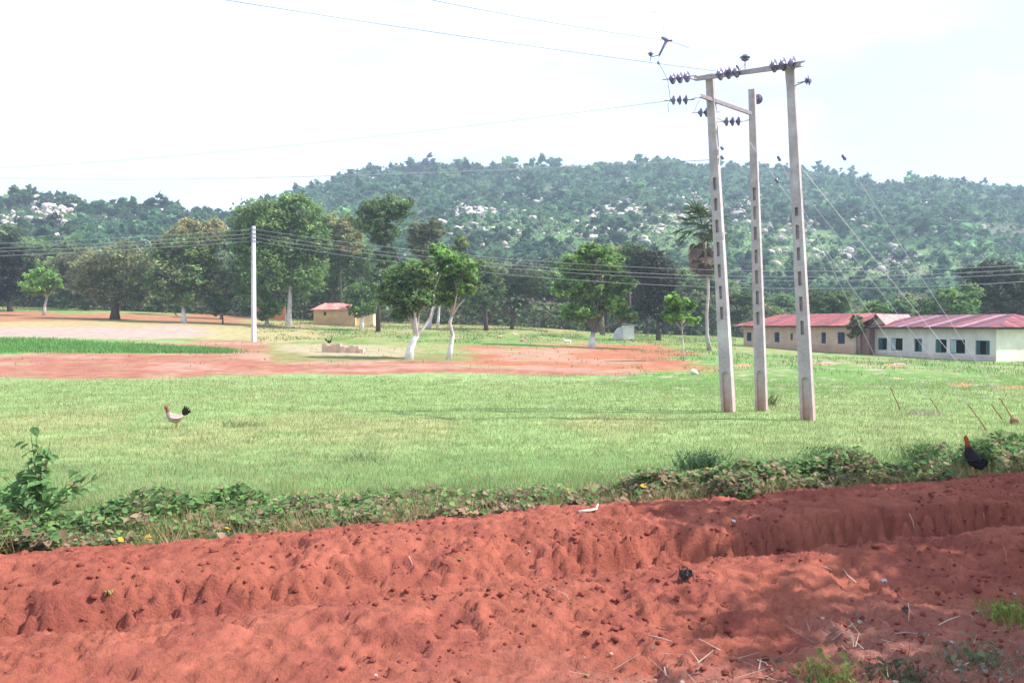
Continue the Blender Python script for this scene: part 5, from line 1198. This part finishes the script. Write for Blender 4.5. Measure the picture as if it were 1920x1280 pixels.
for i, (a, b_, c_, d_) in enumerate(((1210, 1195, 1260, 1205), (1350, 1225, 1310, 1205), (1560, 1205, 1600, 1200), (1420, 1240, 1450, 1260), (1680, 1195, 1720, 1190), (1760, 1175, 1800, 1160))):
    twig([(a, b_), ((a+c_)/2, (b_+d_)/2-3), (c_, d_)], .005, ST if i % 2 else (.36, .30, .28), ('straw stalk lying left of all the other litter', 'straw lying just right of the leftmost litter stalk', 'greyish stem in the middle of the litter', 'straw at the bottom edge left of the green weed clump', 'straw stem above the dark ragged weed clump', 'straw stem highest up in the litter at right')[i])

# ================================================================== OFF-FRAME SHADE TREE (throws the shadow over the right foreground)
random.seed(77)
def shade_tree():
    loc = Vector((14.4, 9.2, 0)); r = empty('roadside_tree', loc, 'broad roadside tree standing right of the view, shading the ridges', 'tree')
    lob = [(0, 0, 7.2, 3.4, 3.4, 1.6, 1), (-3.2, 1.8, 6.9, 2.6, 2.6, 1.2, 1), (3.2, 1.5, 7.0, 2.8, 2.8, 1.3, 1), (-3.1, -2.2, 7.0, 2.7, 2.6, 1.2, 1), (2.0, -3.2, 7.2, 2.6, 2.6, 1.2, 1), (1.6, 4.2, 6.8, 2.4, 2.2, 1.1, 1), (4.4, -.5, 7, 2.2, 2.2, 1.2, 1), (-1.2, 4.2, 6.9, 2.0, 1.9, 1.1, 1), (-.6, -4.0, 7.0, 2.2, 2.0, 1.1, 1)]
    V, Q, cc = crown_cloud(lob, 42000, .30, MID, clump=.32, shell=.15, k=40); add('crown', mesh_np('crown', V, Q, cc, M_LEAF), r)
    tb = MB(); bcf = lambda p, t: tuple(v*(.8+.4*random.random()) for v in BK_M)
    tb.tube([(0, 0, -.4), (.1, 0, 1.5), (0, .1, 3.2), (0, 0, 4.4)], [.34, .26, .22, .18], 10, bcf)
    for l in lob: tube_limb(tb, (0, 0, 3.6), l[:3], .13, .03, c=bcf)
    tb.build('trunk', M_BARK, r, True)
shade_tree()
# ================================================================== HAZE
mb = MB(); mb.box((-1650, -430, -16), (1650, 1400, 210)); hz = mb.build('haze', None); hz['kind'] = 'stuff'
hm_ = bpy.data.materials.new('haze_air'); hm_.use_nodes = True; t = hm_.node_tree; t.nodes.clear()
o_ = t.nodes.new('ShaderNodeOutputMaterial'); pv = t.nodes.new('ShaderNodeVolumePrincipled'); pv.inputs['Density'].default_value = .00042
pv.inputs['Color'].default_value = (.62, .76, 1.0, 1); pv.inputs['Anisotropy'].default_value = .1
t.links.new(pv.outputs[0], o_.inputs['Volume']); hz.data.materials.append(hm_)
